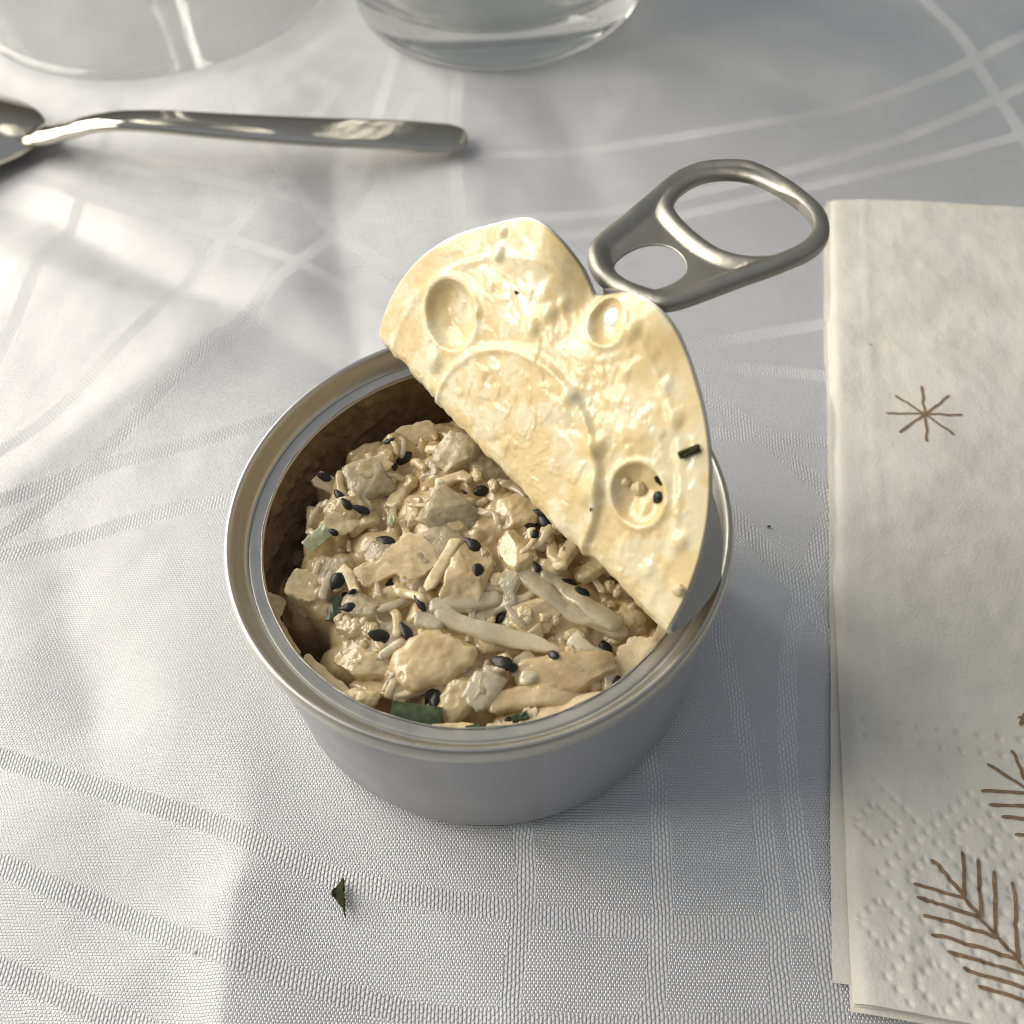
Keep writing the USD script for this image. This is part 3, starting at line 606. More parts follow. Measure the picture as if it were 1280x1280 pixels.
# (px, py, picture angle, long mm, across mm, high mm, sink mm, material)
CHUNKS = [
    (461, 598, 20, 7.6, 6.6, 4.2, 1.2, M_POTATO), (573, 566, 60, 8.0, 6.6, 4.8, 1.2, M_POTATO), (560, 632, -20, 9.4, 7.4, 3.4, 0.8, M_POTATO), (540, 697, 35, 11.5, 8.6, 3.6, 1.0, M_POTATO),
    (583, 722, 70, 11.0, 6.4, 4.0, 0.9, M_SAUCE), (434, 640, 30, 6.0, 5.5, 4.2, 1.0, M_SAUCE), (540, 588, 70, 4.2, 3.4, 3.0, .8, M_POTATO), (612, 588, -50, 7.5, 5.0, 3.5, 1.0, M_POTATO),
    (640, 640, 10, 8.5, 5.6, 3.6, 1.2, M_SAUCE), (648, 690, -60, 7.0, 4.6, 3.2, .9, M_SAUCE), (515, 640, 80, 5.0, 3.0, 2.6, .6, M_SAUCE), (636, 731, 65, 3.9, 3.0, 2.6, .3, M_ONION),
    (487, 800, 10, 9.0, 5.5, 3.2, 1.2, M_POTATO), (455, 757, 0, 6.5, 4.5, 3.4, 1.0, M_POTATO), (438, 785, 10, 4.2, 3.4, 3.0, .6, M_SAUCE), (455, 833, -12, 8.4, 4.6, 3.6, .6, M_SAUCE),
    (540, 822, 25, 11.5, 8.0, 4.6, 1.5, M_SAUCE), (606, 858, 55, 7.4, 4.6, 3.6, .7, M_ONION), (575, 868, 45, 9.0, 5.2, 4.0, 1.2, M_SAUCE), (500, 850, 60, 6.0, 4.6, 3.2, 1.0, M_SAUCE), (707, 848, 8, 14.0, 7.0, 4.6, 1.2, M_SAUCE),
    (420, 712, 30, 6.2, 5.2, 3.6, .8, M_POTATO), (381, 745, 65, 5.6, 4.2, 3.4, .6, M_SAUCE), (500, 745, 20, 7.5, 3.6, 3.0, .6, M_SAUCE), (478, 693, -10, 6.0, 4.0, 2.6, .8, M_POTATO), (560, 770, 20, 7.0, 4.8, 2.6, 1.0, M_SAUCE),
    (690, 640, -50, 6.5, 4.6, 3.4, .8, M_SAUCE), (670, 770, 10, 8.0, 5.0, 2.8, 1.0, M_SAUCE), (730, 830, -30, 6.0, 4.6, 3.4, .9, M_SAUCE), (660, 905, 10, 9.0, 4.4, 3.2, 1.2, M_SAUCE), (350, 640, 80, 3.0, 2.4, 2.0, .2, M_SAUCE), (335, 690, 80, 7.0, 3.2, 3.0, .6, M_SAUCE),
    (700, 905, 12, 8.0, 4.0, 3.0, 1.2, M_SAUCE), (615, 800, 5, 6.0, 3.6, 2.4, .6, M_SAUCE), (785, 770, -40, 5.0, 3.4, 2.6, .6, M_SAUCE),
]
for (px, py, ang, a, b, c_, sink, m_) in CHUNKS:                        # sauce banks up round every chunk
    P = on_food(px, py); add_lump(P[0], P[1], a * .62e-3, b * .62e-3, math.radians(ang) + ROLL, c_ * .50e-3, 2.6, 0, 0, 0.0002, 0.0005)
_fi = RegularGridInterpolator((ga, ga), FZ, bounds_error=False, fill_value=H - .02)
PILE = []
def top_part(name, vf, mt, smooth, label=None):
    PILE.append(trimesh.Trimesh(*meshtri(vf), process=False)); return part(salad, name, vf, mt, smooth, label)
inside = np.hypot(FX, FY) < 0.0331
idx = -np.ones(GN * GN, int); idx[inside.ravel()] = np.arange(inside.sum())
fv = np.stack([FX, FY, FZ], -1).reshape(-1, 3)[inside.ravel()]
ff = idx[grid_faces(GN, GN)]; ff = ff[(ff >= 0).all(1)]
top_part('sauce_mass', (fv, ff), M_SAUCE, True)

def pile_mesh():
    m = trimesh.util.concatenate(PILE); m.apply_scale(1000.0); return m
def on_pile(pm, px, py):
    v = ray(px, py); v /= np.linalg.norm(v)
    loc, _, tri = pm.ray.intersects_location([CAM * 1000], [v], multiple_hits=False)
    if not len(loc): P = on_food(px, py); return P, food_normal(P)
    k_ = np.argmin(((loc - CAM * 1000) ** 2).sum(1)); n = pm.face_normals[tri[k_]]
    return loc[k_] / 1000, n if n @ v < 0 else -n
for i, (px, py, ang, a, b, c_, sink, m_) in enumerate(CHUNKS):
    P = on_food(px, py); n = food_normal(P, .002); n = n + np.array([0, 0, .6]); n /= np.linalg.norm(n)
    v = place(chunk_mesh(a / 2000, b / 2000, c_ / 2000, 50 + i, 4.0 if m_ is M_POTATO else 3.4), P + n * (c_ / 2 - sink - c_ * .40) * 1e-3, frame_at(P, n, (px, py), ang))
    top_part({id(M_POTATO): 'potato_chunk', id(M_ONION): 'onion_piece'}.get(id(m_), 'coated_chunk'), v, m_, True)
# curds: small bead clusters
for i, (px, py, sz) in enumerate([(660, 775, 1.5), (680, 772, 1.4), (650, 770, 1.1), (693, 776, 1.2), (764, 736, 1.9), (772, 742, 1.3), (790, 762, 1.5), (678, 684, 1.3), (686, 676, 1.0), (668, 700, 1.1), (703, 690, 1.2), (697, 705, 1.0), (600, 632, 1.0), (505, 612, 1.4),
                                  (438, 776, 1.6), (528, 792, 1.2), (545, 786, 1.1), (560, 800, 1.3), (742, 858, 1.7), (725, 798, 1.8), (640, 806, 1.2), (500, 720, 1.3), (577, 852, 1.0), (620, 600, 1.2), (455, 805, 1.1), (473, 812, 1.0), (520, 835, 1.2), (770, 800, 1.4),
                                  (490, 600, 1.1), (640, 600, 1.1), (425, 690, 1.0), (407, 728, 1.2), (600, 880, 1.1), (690, 800, 1.1), (532, 612, .9), (560, 845, 1.0), (586, 800, 1.1)]):
    P = on_food(px, py); n = food_normal(P, .0015)
    top_part('curd', place(chunk_mesh(sz / 1000 * .62, sz / 1000 * .5, sz / 1000 * .48, 300 + i, 2.2, .2), P + n * sz * .22e-3, frame_at(P, n, (px, py), fr.uniform(0, 180))), M_CURD, True)
# long translucent shreds: (px points), radius mm, lift mm, flat
SHREDS = [
    ([(675, 719), (700, 737), (735, 764), (776, 795)], 1.35, 1.6, .6, M_ONION), ([(648, 690), (655, 715), (690, 750), (740, 780), (785, 800)], 1.2, .7, .6, M_ONION), ([(757, 705), (790, 732), (820, 758), (850, 780)], 1.3, 2.2, .5, M_FLAKE),
    ([(549, 757), (560, 775), (595, 792), (650, 808), (700, 820)], 1.1, 1.3, .8, M_ONION), ([(592, 787), (615, 770), (648, 750)], 1.1, 1.2, .8, M_ONION), ([(518, 776), (535, 781), (554, 788)], 1.0, 1.0, .8, M_ONION), ([(534, 762), (565, 758), (600, 756), (630, 752)], 1.2, .9, .8, M_ONION),
    ([(712, 806), (730, 818), (748, 832)], .95, 2.0, .9, M_ONION), ([(698, 714), (712, 695), (732, 672)], 1.0, 1.3, .8, M_CURD), ([(718, 726), (740, 716), (758, 707)], 1.25, 1.0, .85, M_CURD), ([(650, 862), (680, 838), (720, 826), (758, 838), (770, 862)], 1.0, 1.6, .6, M_ONION),
    ([(608, 888), (650, 876), (700, 872), (760, 868)], 1.5, 1.4, .6, M_SAUCE), ([(640, 850), (655, 832), (668, 822)], 1.1, 1.0, .6, M_ONION), ([(655, 815), (668, 800), (664, 790)], 1.2, 1.2, .7, M_CURD), ([(490, 640), (505, 620), (520, 600)], 1.2, .9, .8, M_SAUCE), ([(437, 672), (455, 655), (475, 650)], 1.3, .9, .7, M_SAUCE),
    ([(545, 612), (575, 600), (590, 605)], .9, .9, .7, M_SAUCE), ([(535, 742), (560, 700), (572, 680)], .8, 1.2, .6, M_CURD), ([(800, 795), (806, 815), (802, 835)], .9, .6, .8, M_CURD), ([(640, 905), (690, 898), (740, 884)], .9, .6, .8, M_SAUCE), ([(425, 715), (440, 730), (446, 748)], .8, .9, .8, M_CURD),
    ([(680, 660), (690, 690), (700, 712)], .8, .6, .8, M_SAUCE), ([(655, 560), (662, 600), (672, 628)], .9, .8, .8, M_SAUCE), ([(565, 740), (600, 735), (640, 745)], .7, .4, .8, M_SAUCE), ([(440, 860), (500, 868), (540, 850)], .9, .5, .8, M_SAUCE)]
for i, (pp, rad_, lift, flat, m_) in enumerate(SHREDS):
    pts = np.array([on_food(*q) for q in pp]); pts[:, 2] = pts[:, 2] * .5 + pts[:, 2].mean() * .5
    pts = catmull(pts, 8); pts[:, 2] += lift * 1e-3
    u = np.linspace(0, 1, len(pts)); w = np.clip(np.minimum(u * (6 + 3 * (i % 3)), (1 - u) * (12 - 2 * (i % 4))), 0, 1) ** .5 * (0.85 + 0.3 * noise(np.stack([u * 5, 0 * u, 0 * u + i], -1), i))
    v, f = sweep(pts, np.maximum(w * rad_ * 1.12e-3, 2e-5), 16, flat * .85, up=(0.3 * math.sin(i * 2.1), 0.3 * math.cos(i * 1.3), 1), power=.62); v = v + (fbm(v * 520 + i, 4, i) - .5)[:, None] * 0.0009
    top_part('shred', (v, f), m_, True)
# torn dry flakes, many leaning on the rim
FLAKES = [(799, 830, 58, 7.4, 6.4, 1.6, 0), (838, 788, 62, 7.0, 3.6, 1.6, 0), (703, 886, 14, 11.5, 3.6, 1.8, 40), (660, 898, 70, 3.4, 2.2, 1.5, 20), (398, 850, -38, 8.5, 4.6, 2.2, 30), (383, 742, 60, 5.4, 4.6, 2.0, 25), (566, 914, 5, 5.5, 2.0, 1.4, 20), (430, 660, 20, 5.0, 4.2, 1.6, 20),
          (412, 612, -30, 4.6, 2.6, 1.4, 30), (520, 550, 15, 6.5, 3.6, 1.4, 20), (470, 588, 25, 5.5, 3.0, 1.2, 20), (515, 705, 40, 7.5, 6.5, 1.8, 15), (340, 760, 70, 5.0, 3.2, 2.0, 40), (470, 722, 20, 5.0, 3.2, 1.4, 10), (745, 700, 40, 4.5, 3.4, 1.2, 20), (628, 912, 10, 4.0, 2.0, 1.2, 20), (350, 800, -60, 7.0, 3.4, 1.8, 40)]
for i, (px, py, ang, L, W, lift, lean) in enumerate(FLAKES):
    P = on_edge(px, py) if (px, py) in EDGE else on_food(px, py); n = np.array([0, 0, 1.0]); q = np.array([P[0], P[1], 0]); q /= max(np.linalg.norm(q), 1e-6)
    inw = -q * math.sin(math.radians(lean)) + n * math.cos(math.radians(lean)) if lean else (CAM - P) / np.linalg.norm(CAM - P)
    top_part('flake', place(jag_flake(L / 1000, W / 1000, 500 + i, 0.00055), P + n * (lift * 1e-3 if (px, py) not in EDGE else 0), frame_at(P, inw, (px, py), ang)), M_FLAKE if i < 5 else M_CURD, 45)
P = on_edge(448, 876)
top_part('white_curl', place(chunk_mesh(.0028, .0019, .0016, 901, 2.2, .25), P, frame_at(P, np.array([0, 0, 1.0]), None, 20)), M_CURD, True)
for i in range(105):                                                      # fine strands and crumbs all over
    a_ = fr.uniform(0, 2 * np.pi); q_ = 0.029 * math.sqrt(fr.uniform(0, 1)); x, y = q_ * math.cos(a_), q_ * math.sin(a_)
    th_ = fr.uniform(0, np.pi); L_ = fr.uniform(.0018, .0055); bend = fr.uniform(-.5, .5)
    if food_base(np.array(x), np.array(y)) < H - 0.014: continue
    pts = np.array([[x + L_ * t_ * math.cos(th_ + bend * t_), y + L_ * t_ * math.sin(th_ + bend * t_), 0] for t_ in (-.5, -.17, .17, .5)])
    pts = pts * np.minimum(1, 0.0305 / np.maximum(np.hypot(pts[:, 0], pts[:, 1]), 1e-6))[:, None]
    pts[:, 2] = [fz(*p_[:2]) for p_ in pts]; pts[:, 2] = pts[:, 2] * .6 + pts[:, 2].max() * .4
    pts = catmull(pts, 6); pts[:, 2] += fr.uniform(.0001, .0012)
    u = np.linspace(0, 1, len(pts)); w = np.clip(np.minimum(u, 1 - u) * 7, 0, 1) ** .5
    v, f = sweep(pts, np.maximum(w * fr.uniform(.00026, .00072), 2e-5), 10, fr.uniform(.45, .9), power=.8); v = v + (fbm(v * 700 + i, 3, i) - .5)[:, None] * 0.0006
    top_part('shred', (v, f), [M_ONION, M_CURD, M_SAUCE, M_ONION][i % 4], True)
for i in range(60):
    a_ = fr.uniform(0, 2 * np.pi); q_ = 0.0285 * math.sqrt(fr.uniform(0, 1)); x, y = q_ * math.cos(a_), q_ * math.sin(a_); sz = fr.uniform(.0005, .0013)
    if food_base(np.array(x), np.array(y)) < H - 0.014: continue
    P = np.array([x, y, fz(x, y)])
    top_part('curd', place(chunk_mesh(sz, sz * fr.uniform(.6, 1), sz * .6, 700 + i, 2.4, .25), P + [0, 0, sz * .4], frame_at(P, np.array([0, 0, 1.0]), None, fr.uniform(0, 180))), M_CURD if i % 2 else M_SAUCE, True)
PM = pile_mesh()
# black sesame, a few standing in for the shade of gaps between pieces: (px, py, picture angle, length px, width px)
SEEDS_AND_GAPS = [(504, 574, 38, 25, 12), (493, 585, 75, 13, 7), (424, 619, -50, 18, 9), (433, 630, -50, 17, 9), (451, 637, -22, 22, 9), (482, 676, -18, 23, 13), (421, 727, 60, 21, 16), (489, 729, 35, 18, 8), (417, 665, -30, 13, 7), (600, 614, 18, 19, 12), (580, 616, -60, 10, 6), (591, 681, -42, 20, 13), (597, 713, 75, 16, 13), (405, 596, -20, 18, 10), (484, 552, 25, 20, 6), (349, 667, -70, 13, 6), (584, 537, -30, 12, 5),
         (675, 641, -8, 23, 8), (680, 652, -45, 19, 12), (664, 657, -15, 18, 12), (668, 669, 70, 13, 9), (710, 669, 18, 20, 16), (671, 709, -65, 13, 8), (435, 759, 8, 18, 11), (525, 754, -55, 21, 8), (474, 795, -15, 24, 15), (507, 790, -60, 25, 11), (537, 871, 60, 19, 10), (544, 877, 85, 26, 13), (357, 807, -40, 11, 6), (366, 826, -50, 20, 12),
         (626, 773, 50, 18, 9), (627, 829, -20, 26, 16), (640, 835, 25, 12, 9), (692, 819, -25, 16, 9), (636, 900, 10, 9, 6), (648, 898, 15, 16, 9), (712, 727, -20, 18, 8), (728, 740, -30, 18, 9), (756, 810, -70, 17, 14), (430, 745, 70, 12, 7), (393, 852, -35, 12, 6), (440, 740, 20, 10, 6), (770, 850, 40, 12, 6)]
for i, (px, py, ang, L, W) in enumerate(SEEDS_AND_GAPS):
    hits = [on_pile(PM, px + dx, py + dy) for dx, dy in ((0, 0), (5, 0), (-5, 0), (0, 5), (0, -5))]
    P = hits[0][0]; n = sum(h_[1] for h_ in hits) + fr.normal(size=3) * .8 + 1.3 * (CAM - P) / np.linalg.norm(CAM - P); n /= np.linalg.norm(n)
    top_part('sesame_seed', place(seed_mesh(L * 1.13 / MM / 1000, W * 1.13 / MM / 1000, i), P + n * fr.uniform(-.0001, .0002), frame_at(P, n, (px, py), ang)), M_SEED, True)
# scallion pieces
def plank(L, W, th, bend, seed, n=9):
    u = np.linspace(-.5, .5, n); v = np.linspace(-.5, .5, 7); U, V = np.meshgrid(u, v, indexing='ij')
    z = -bend * (2 * V) ** 2 * W + (fbm(np.stack([U * 4, V * 4, 0 * U + seed], -1), 2, seed) - .5) * th
    t = np.stack([U * L, V * W, z + th / 2], -1).reshape(-1, 3); b = np.stack([U * L, V * W, z - th / 2], -1).reshape(-1, 3)
    f = grid_faces(n, 7); N = n * 7; f = np.vstack([f, N + f[:, ::-1]])
    e = [[i * 7 for i in range(n)], [i * 7 + 6 for i in range(n)][::-1], list(range(7))[::-1], [(n - 1) * 7 + j for j in range(7)]]
    for ed in e:
        a = np.array(ed[:-1]); c = np.array(ed[1:]); f = np.vstack([f, np.stack([a, c, N + c, N + a], 1)])
    v_, f_ = meshtri((np.vstack([t, b]), f)); m = trimesh.Trimesh(v_, f_, process=False); m.fix_normals(); return m.vertices, m.faces
for i, (px, py, ang, L, W, m_, up) in enumerate([(519, 901, -8, 54, 36, M_GREEN, .0016), (397, 674, 40, 34, 18, M_PALEGREEN, .0012), (592, 914, 5, 16, 12, M_GREEN, .0014), (368, 824, -40, 18, 12, M_GREEN, .001), (418, 762, 75, 30, 13, M_GREEN, .0012), (650, 897, 15, 18, 9, M_GREEN, .001), (490, 652, 60, 12, 8, M_PALEGREEN, .0006)]):
    P = on_edge(px, py) if (px, py) in EDGE else on_pile(PM, px, py)[0]; n = np.array([0, 0, 1.0]) + 0.6 * (CAM - P) / np.linalg.norm(CAM - P); n /= np.linalg.norm(n)
    top_part('scallion_piece', place(plank(L / MM / 1000, W / MM / 1000, .0005, .10, i), P + n * .0004, frame_at(P, n, (px, py), ang)), m_, 40)
# bits stuck on the lid's sauce
for i, (px, py, ang, L, W) in enumerate([(818, 624, 50, 18, 15), (648, 366, -50, 7, 4), (745, 635, 80, 6, 3)]):
    P, n = on_lid(px, py)
    part(lidp, 'sesame_seed', place(seed_mesh(L / 9500, W / 9500, 70 + i), P + n * .0002, frame_at(P, n, None, ang)), M_SEED, True)
for i, (px, py, ang, L, W) in enumerate([(863, 564, 22, 25, 9), (823, 602, -55, 12, 3.5)]):
    P, n = on_lid(px, py)
    part(lidp, 'scallion_piece', place(plank(L / 9500, W / 9500, .0006, .12, 80 + i), P + n * .0004, frame_at(P, n, None, ang)), M_LEAF, 40)
for i, (px, py, sz) in enumerate([(852, 737, 1.4), (790, 612, 1.6), (778, 604, 1.0)]):
    P, n = on_lid(px, py)
    part(lidp, 'curd', place(chunk_mesh(sz / 1000 * .6, sz / 1000 * .55, sz / 1000 * .45, 600 + i, 2.2, .2), P + n * .0003, frame_at(P, n, None, 30)), M_CURD, True)

# ------------------------------------------------------------------ paper napkin
nap, n0 = thing('paper_napkin', 'folded cream paper napkin with brown star and fir twigs printed on it', 'napkin')
NZ = 0.0032
NA = un(1035, 242, NZ); nd = un(1043, 900, NZ) - NA; nd /= np.linalg.norm(nd); nr3 = np.array([-nd[1], nd[0], 0.0])   # nd runs down the left edge, nr3 to the right
NW = 0.165; NLEN = np.linalg.norm(un(1067, 1253, NZ) - NA)
def nap_uv(px, py): P = un(px, py, NZ) - NA; return np.array([P @ nr3, P @ nd])
row0 = nap_uv(1065, 896)[1]
dots = []
for rowk in range(2):
    for i in range(70): dots.append((0.0028 + i * 0.0030 + 0.0002 * rowk, row0 + rowk * 0.0028))
dia0, DP = row0 + 0.0165, 0.0140
gq = np.arange(0.001, NW, 0.0001)
D_ = DP / 2
for k_ in range(-12, 30):
    for sg in (1, -1):
        for t_ in np.arange(0.0, 0.12, D_ / 5):                          # the lattice of diamonds
            uu_ = t_; vv_ = dia0 + sg * (D_ * (2 * k_ + 1) - t_) if sg > 0 else dia0 - D_ * (2 * k_ + 1) + t_
            if dia0 - D_ * 1.02 < vv_: dots.append((uu_ + 0.0045, vv_))
for cxk in range(0, 9):
    for cyk in range(0, 6):
        cu, cv = 0.0045 + cxk * DP + (D_ if cyk % 2 else 0), dia0 + cyk * D_
        for qd in range(4):
            for t_ in range(3):
                f_ = (t_ + .5) / 3; a0, a1 = [(1, 0), (0, 1), (-1, 0), (0, -1)][qd], [(0, 1), (-1, 0), (0, -1), (1, 0)][qd]
                dots.append((cu + 0.0034 * (a0[0] * (1 - f_) + a1[0] * f_), cv + 0.0034 * (a0[1] * (1 - f_) + a1[1] * f_)))
dots = np.array([q for q in dots if 0.0015 < q[0] < 0.09 and q[1] < NLEN - 0.0008])
dtree = cKDTree(dots)
def nap_h(u, v, fine=True):
    P = np.stack([u * 1.0, v, 0 * u], -1)
    z = NZ - 0.0016 + (fbm(P * 28 + 3, 4, 51) - .5) * 0.0026 + (fbm(P * 95, 4, 53) - .5) * 0.0006 + (fbm(P * 260, 3, 55) - .5) * 0.00030
    z = z + 0.0012 * np.clip(u / 0.02, 0, 1) ** .5
    z = z - 0.0007 * np.exp(-(u / 0.0012) ** 2)
    z = z + 0.00010 * np.exp(-((u - 0.0078) / 0.0012) ** 2)
    if fine:
        dd, _ = dtree.query(np.stack([u, v], -1).reshape(-1, 2)); dd = dd.reshape(u.shape)
        z = z - 0.00040 * np.exp(-(dd / 0.00043) ** 2)
    return np.maximum(z, 0.0009)
def nap_xyz(u, v, z): return (NA * [1, 1, 0])[None] + np.asarray(u).reshape(-1, 1) * nr3 + np.asarray(v).reshape(-1, 1) * nd * [1, 1, 0] + np.asarray(z).reshape(-1, 1) * np.array([0, 0, 1.0])
def warp(U, V, u0, u1, v0, v1, wob, seed, skew):
    fu, fv_ = (U - u0) / (u1 - u0), (V - v0) / (v1 - v0)
    return (U + (1 - fu) * (noise(np.stack([V * 70, 0 * V, 0 * V + seed], -1), seed) - .5) * wob * 2 + (1 - fu) * skew * fv_ ** 2,
            V + (noise(np.stack([U * 60, 0 * V, 0 * V + seed + 9], -1), seed) - .5) * wob * 2)
def sheet(u0, u1, v0, v1, zf, du, thick=0.00022, wob=0.0003, seed=0, skew=0.0):
    u = np.concatenate([np.arange(u0, .062, du), np.arange(.062, u1, .0025), [u1]])
    v = np.concatenate([np.arange(v0, row0 - .004, max(du, .0008)), np.arange(row0 - .004, v1 - du / 2, du), [v1]]); U, V = np.meshgrid(u, v, indexing='ij')
    Uw, Vw = warp(U, V, u0, u1, v0, v1, wob, seed, skew)
    z = zf(U, V); a = nap_xyz(Uw, Vw, z); b = nap_xyz(Uw, Vw, z - thick)
    f = grid_faces(len(u), len(v)); N = len(a); n_, m_ = len(u), len(v)
    f = np.vstack([f, N + f[:, ::-1]])
    for ed in ([i * m_ for i in range(n_)], [i * m_ + m_ - 1 for i in range(n_)][::-1], list(range(m_))[::-1], [(n_ - 1) * m_ + j for j in range(m_)]):
        x, y = np.array(ed[:-1]), np.array(ed[1:]); f = np.vstack([f, np.stack([x, y, N + y, N + x], 1)])
    vv, ff_ = meshtri((np.vstack([a, b]), f)); m = trimesh.Trimesh(vv, ff_, process=False)
    if m.face_normals[:200, 2].mean() < 0: m.faces = m.faces[:, ::-1]
    return m
SK = 0.0022
part(nap, 'folded_sheet', sheet(0, NW, 0, NLEN, nap_h, 0.00030, seed=1, skew=SK), M_PAPER, 60, label='top sheet with printed twigs and rows of embossed dots')
uv_low = nap_uv(1042, 1228)
part(nap, 'folded_sheet', sheet(0.0005, NW, 0.0006, NLEN - 0.0002, lambda U, V: nap_h(U, V, False) * 0.72 - 0.00032, 0.0015, seed=2, skew=SK), M_PAPER, 60)
part(nap, 'folded_sheet', sheet(0.0004, NW, 0.0002, NLEN + 0.0006, lambda U, V: nap_h(U, V, False) * 0.5 - 0.00026, 0.0015, seed=3, skew=SK * .8), M_PAPER, 60)
part(nap, 'folded_sheet', sheet(-0.0002, NW, 0.0004, NLEN - 0.0028, lambda U, V: nap_h(U, V, False) * 0.30 - 0.0001, 0.0015, seed=4, skew=0.0003), M_PAPER, 60)
def stroke(p, q, w, seed):
    a, b = nap_uv(*p), nap_uv(*q); n = max(int(np.linalg.norm(b - a) / 0.00035), 3); t = np.linspace(0, 1, n)
    c = a + (b - a) * t[:, None]; d = (b - a) / np.linalg.norm(b - a); s = np.array([-d[1], d[0]])
    c = c + s * ((noise(np.stack([t * 5, 0 * t, 0 * t + seed], -1), seed) - .5) * 0.0003)[:, None]
    ww = w / 2 * (0.85 + 0.3 * noise(np.stack([t * n / 3, 0 * t, 0 * t], -1), seed)) * np.clip(np.minimum(t, 1 - t) * n * .8 + .5, 0, 1)
    rows = [c - s * ww[:, None], c, c + s * ww[:, None]]
    V = np.stack(rows, 1).reshape(-1, 2); U0, V0 = V[:, 0].copy(), V[:, 1].copy()
    for _ in range(3):
        a_, b_ = warp(U0, V0, 0, NW, 0, NLEN, 0.0003, 1, SK); U0, V0 = U0 + V[:, 0] - a_, V0 + V[:, 1] - b_
    return nap_xyz(V[:, 0], V[:, 1], nap_h(U0, V0) + 0.00011), meshtri((np.zeros((n * 3, 3)), grid_faces(n, 3)))[1]
def motif(name, strokes, w, seed):
    V, F, o = [], [], 0
    for k_, (p, q) in enumerate(strokes):
        v, f = stroke(p, q, w, seed + k_); v = v + [0, 0, 0.000004 * k_]; V.append(v); F.append(f + o); o += len(v)
    m = trimesh.Trimesh(np.vstack(V), np.vstack(F), process=False)
    if m.face_normals[:, 2].mean() < 0: m.faces = m.faces[:, ::-1]
    part(nap, name, m, M_PRINT, True)
sc = (1156.6, 515)
motif('printed_star', [(sc, q) for q in [(1109, 512), (1204, 517), (1154, 479), (1160, 550), (1121, 489), (1193, 542), (1188, 492.5), (1125.6, 537)]], 0.00045, 1)
cz2 = lambda x, y: (1000 + x / 2.56, 780 + y / 2.56)
motif('printed_twig', [(cz2(425, 748), cz2(530, 870)), (cz2(530, 870), cz2(635, 1000)), (cz2(635, 1000), cz2(715, 1085)), (cz2(715, 1085), cz2(860, 1250))] +
      [(cz2(*a), cz2(*b)) for a, b in [((365, 825), (530, 875)), ((375, 872), (585, 937)), ((398, 925), (635, 1000)), ((425, 987), (700, 1070)), ((475, 1043), (740, 1128)), ((525, 1100), (775, 1180)), ((573, 1158), (800, 1228)),
                                       ((527, 725), (532, 872)), ((577, 747), (585, 938)), ((625, 785), (635, 1000)), ((688, 820), (700, 1068)), ((745, 850), (755, 1125)), ((800, 900), (810, 1185))]], 0.00052, 20)
motif('printed_twig', [(cz2(602, 443), cz2(725, 520)), (cz2(725, 520), cz2(860, 610)), (cz2(680, 400), cz2(730, 500)), (cz2(583, 527), cz2(740, 537)), (cz2(608, 573), cz2(790, 580)), (cz2(650, 613), cz2(820, 622)), (cz2(695, 668), cz2(850, 676)), (cz2(745, 390), cz2(770, 540)), (cz2(800, 400), cz2(810, 570))], 0.00052, 60)
motif('printed_star', [(cz2(730, 300), q) for q in [cz2(700, 298), cz2(704, 322), cz2(715, 285), cz2(760, 300), cz2(745, 280), cz2(750, 320)]], 0.0007, 80)

# ------------------------------------------------------------------ spoon
spoon, sp0 = thing('spoon', 'polished steel spoon lying on the cloth behind the can', 'spoon')
raw = [(585, 173, .0030), (540, 172, .0042), (470, 168, .0062), (380, 164, .0085), (280, 158, .0108), (200, 152, .0122), (150, 151, .0123), (120, 154, .0113), (90, 161, .0088), (64, 167, .0062), (42, 169, .0040), (18, 170, .0012)]
sp = catmull([un(*q) for q in raw], 10)
u = np.linspace(0, 1, len(sp))
wid = np.interp(u, [0, .015, .05, .12, .3, .5, .62, .75, .86, 1], [.0014, .0036, .0053, .0057, .0048, .0035, .0030, .0032, .0044, .0030])
flat = np.interp(u, [0, .1, .5, .7, .86, 1], [.22, .20, .36, .50, .40, .16])
part(spoon, 'handle', sweep(sp, wid, 28, flat, power=.8), M_SPOON, 60)
bc = un(-112, 172, 0.0012); bx = un(52, 168, .0036) - bc; BL = np.linalg.norm(bx) ; bx /= BL; by = np.cross([0, 0, 1.0], bx)
by_, bz_ = by, np.cross(bx, by)
nu, nv = 30, 64
ru = np.linspace(0, 1, nu)[1:]; av = np.linspace(0, 2 * np.pi, nv, endpoint=False)
def bowl(off):
    R_, A_ = np.meshgrid(ru, av, indexing='ij'); X_ = R_ * np.cos(A_) * (BL * 1.02); Y_ = R_ * np.sin(A_) * 0.021 * (1 - 0.18 * np.cos(A_))
    Z_ = 0.0078 * (1 - R_ ** 2.2) + off
    P_ = bc + X_[..., None] * bx + Y_[..., None] * by_ + Z_[..., None] * bz_
    c_ = bc + bz_ * (0.0078 + off); v = np.vstack([c_, P_.reshape(-1, 3)])
    f = grid_faces(nu - 1, nv, True) + 1; f = np.vstack([f[:, [0, 1, 2]], f[:, [0, 2, 3]]]); j = np.arange(nv)
    return v, np.vstack([np.stack([np.zeros(nv, int), 1 + j, 1 + (j + 1) % nv], 1), f])
_na = na; na = nv
part(spoon, 'bowl', oriented(closed_sheet(bowl(0.0005), bowl(-0.0005))), M_SPOON, 50)
na = _na

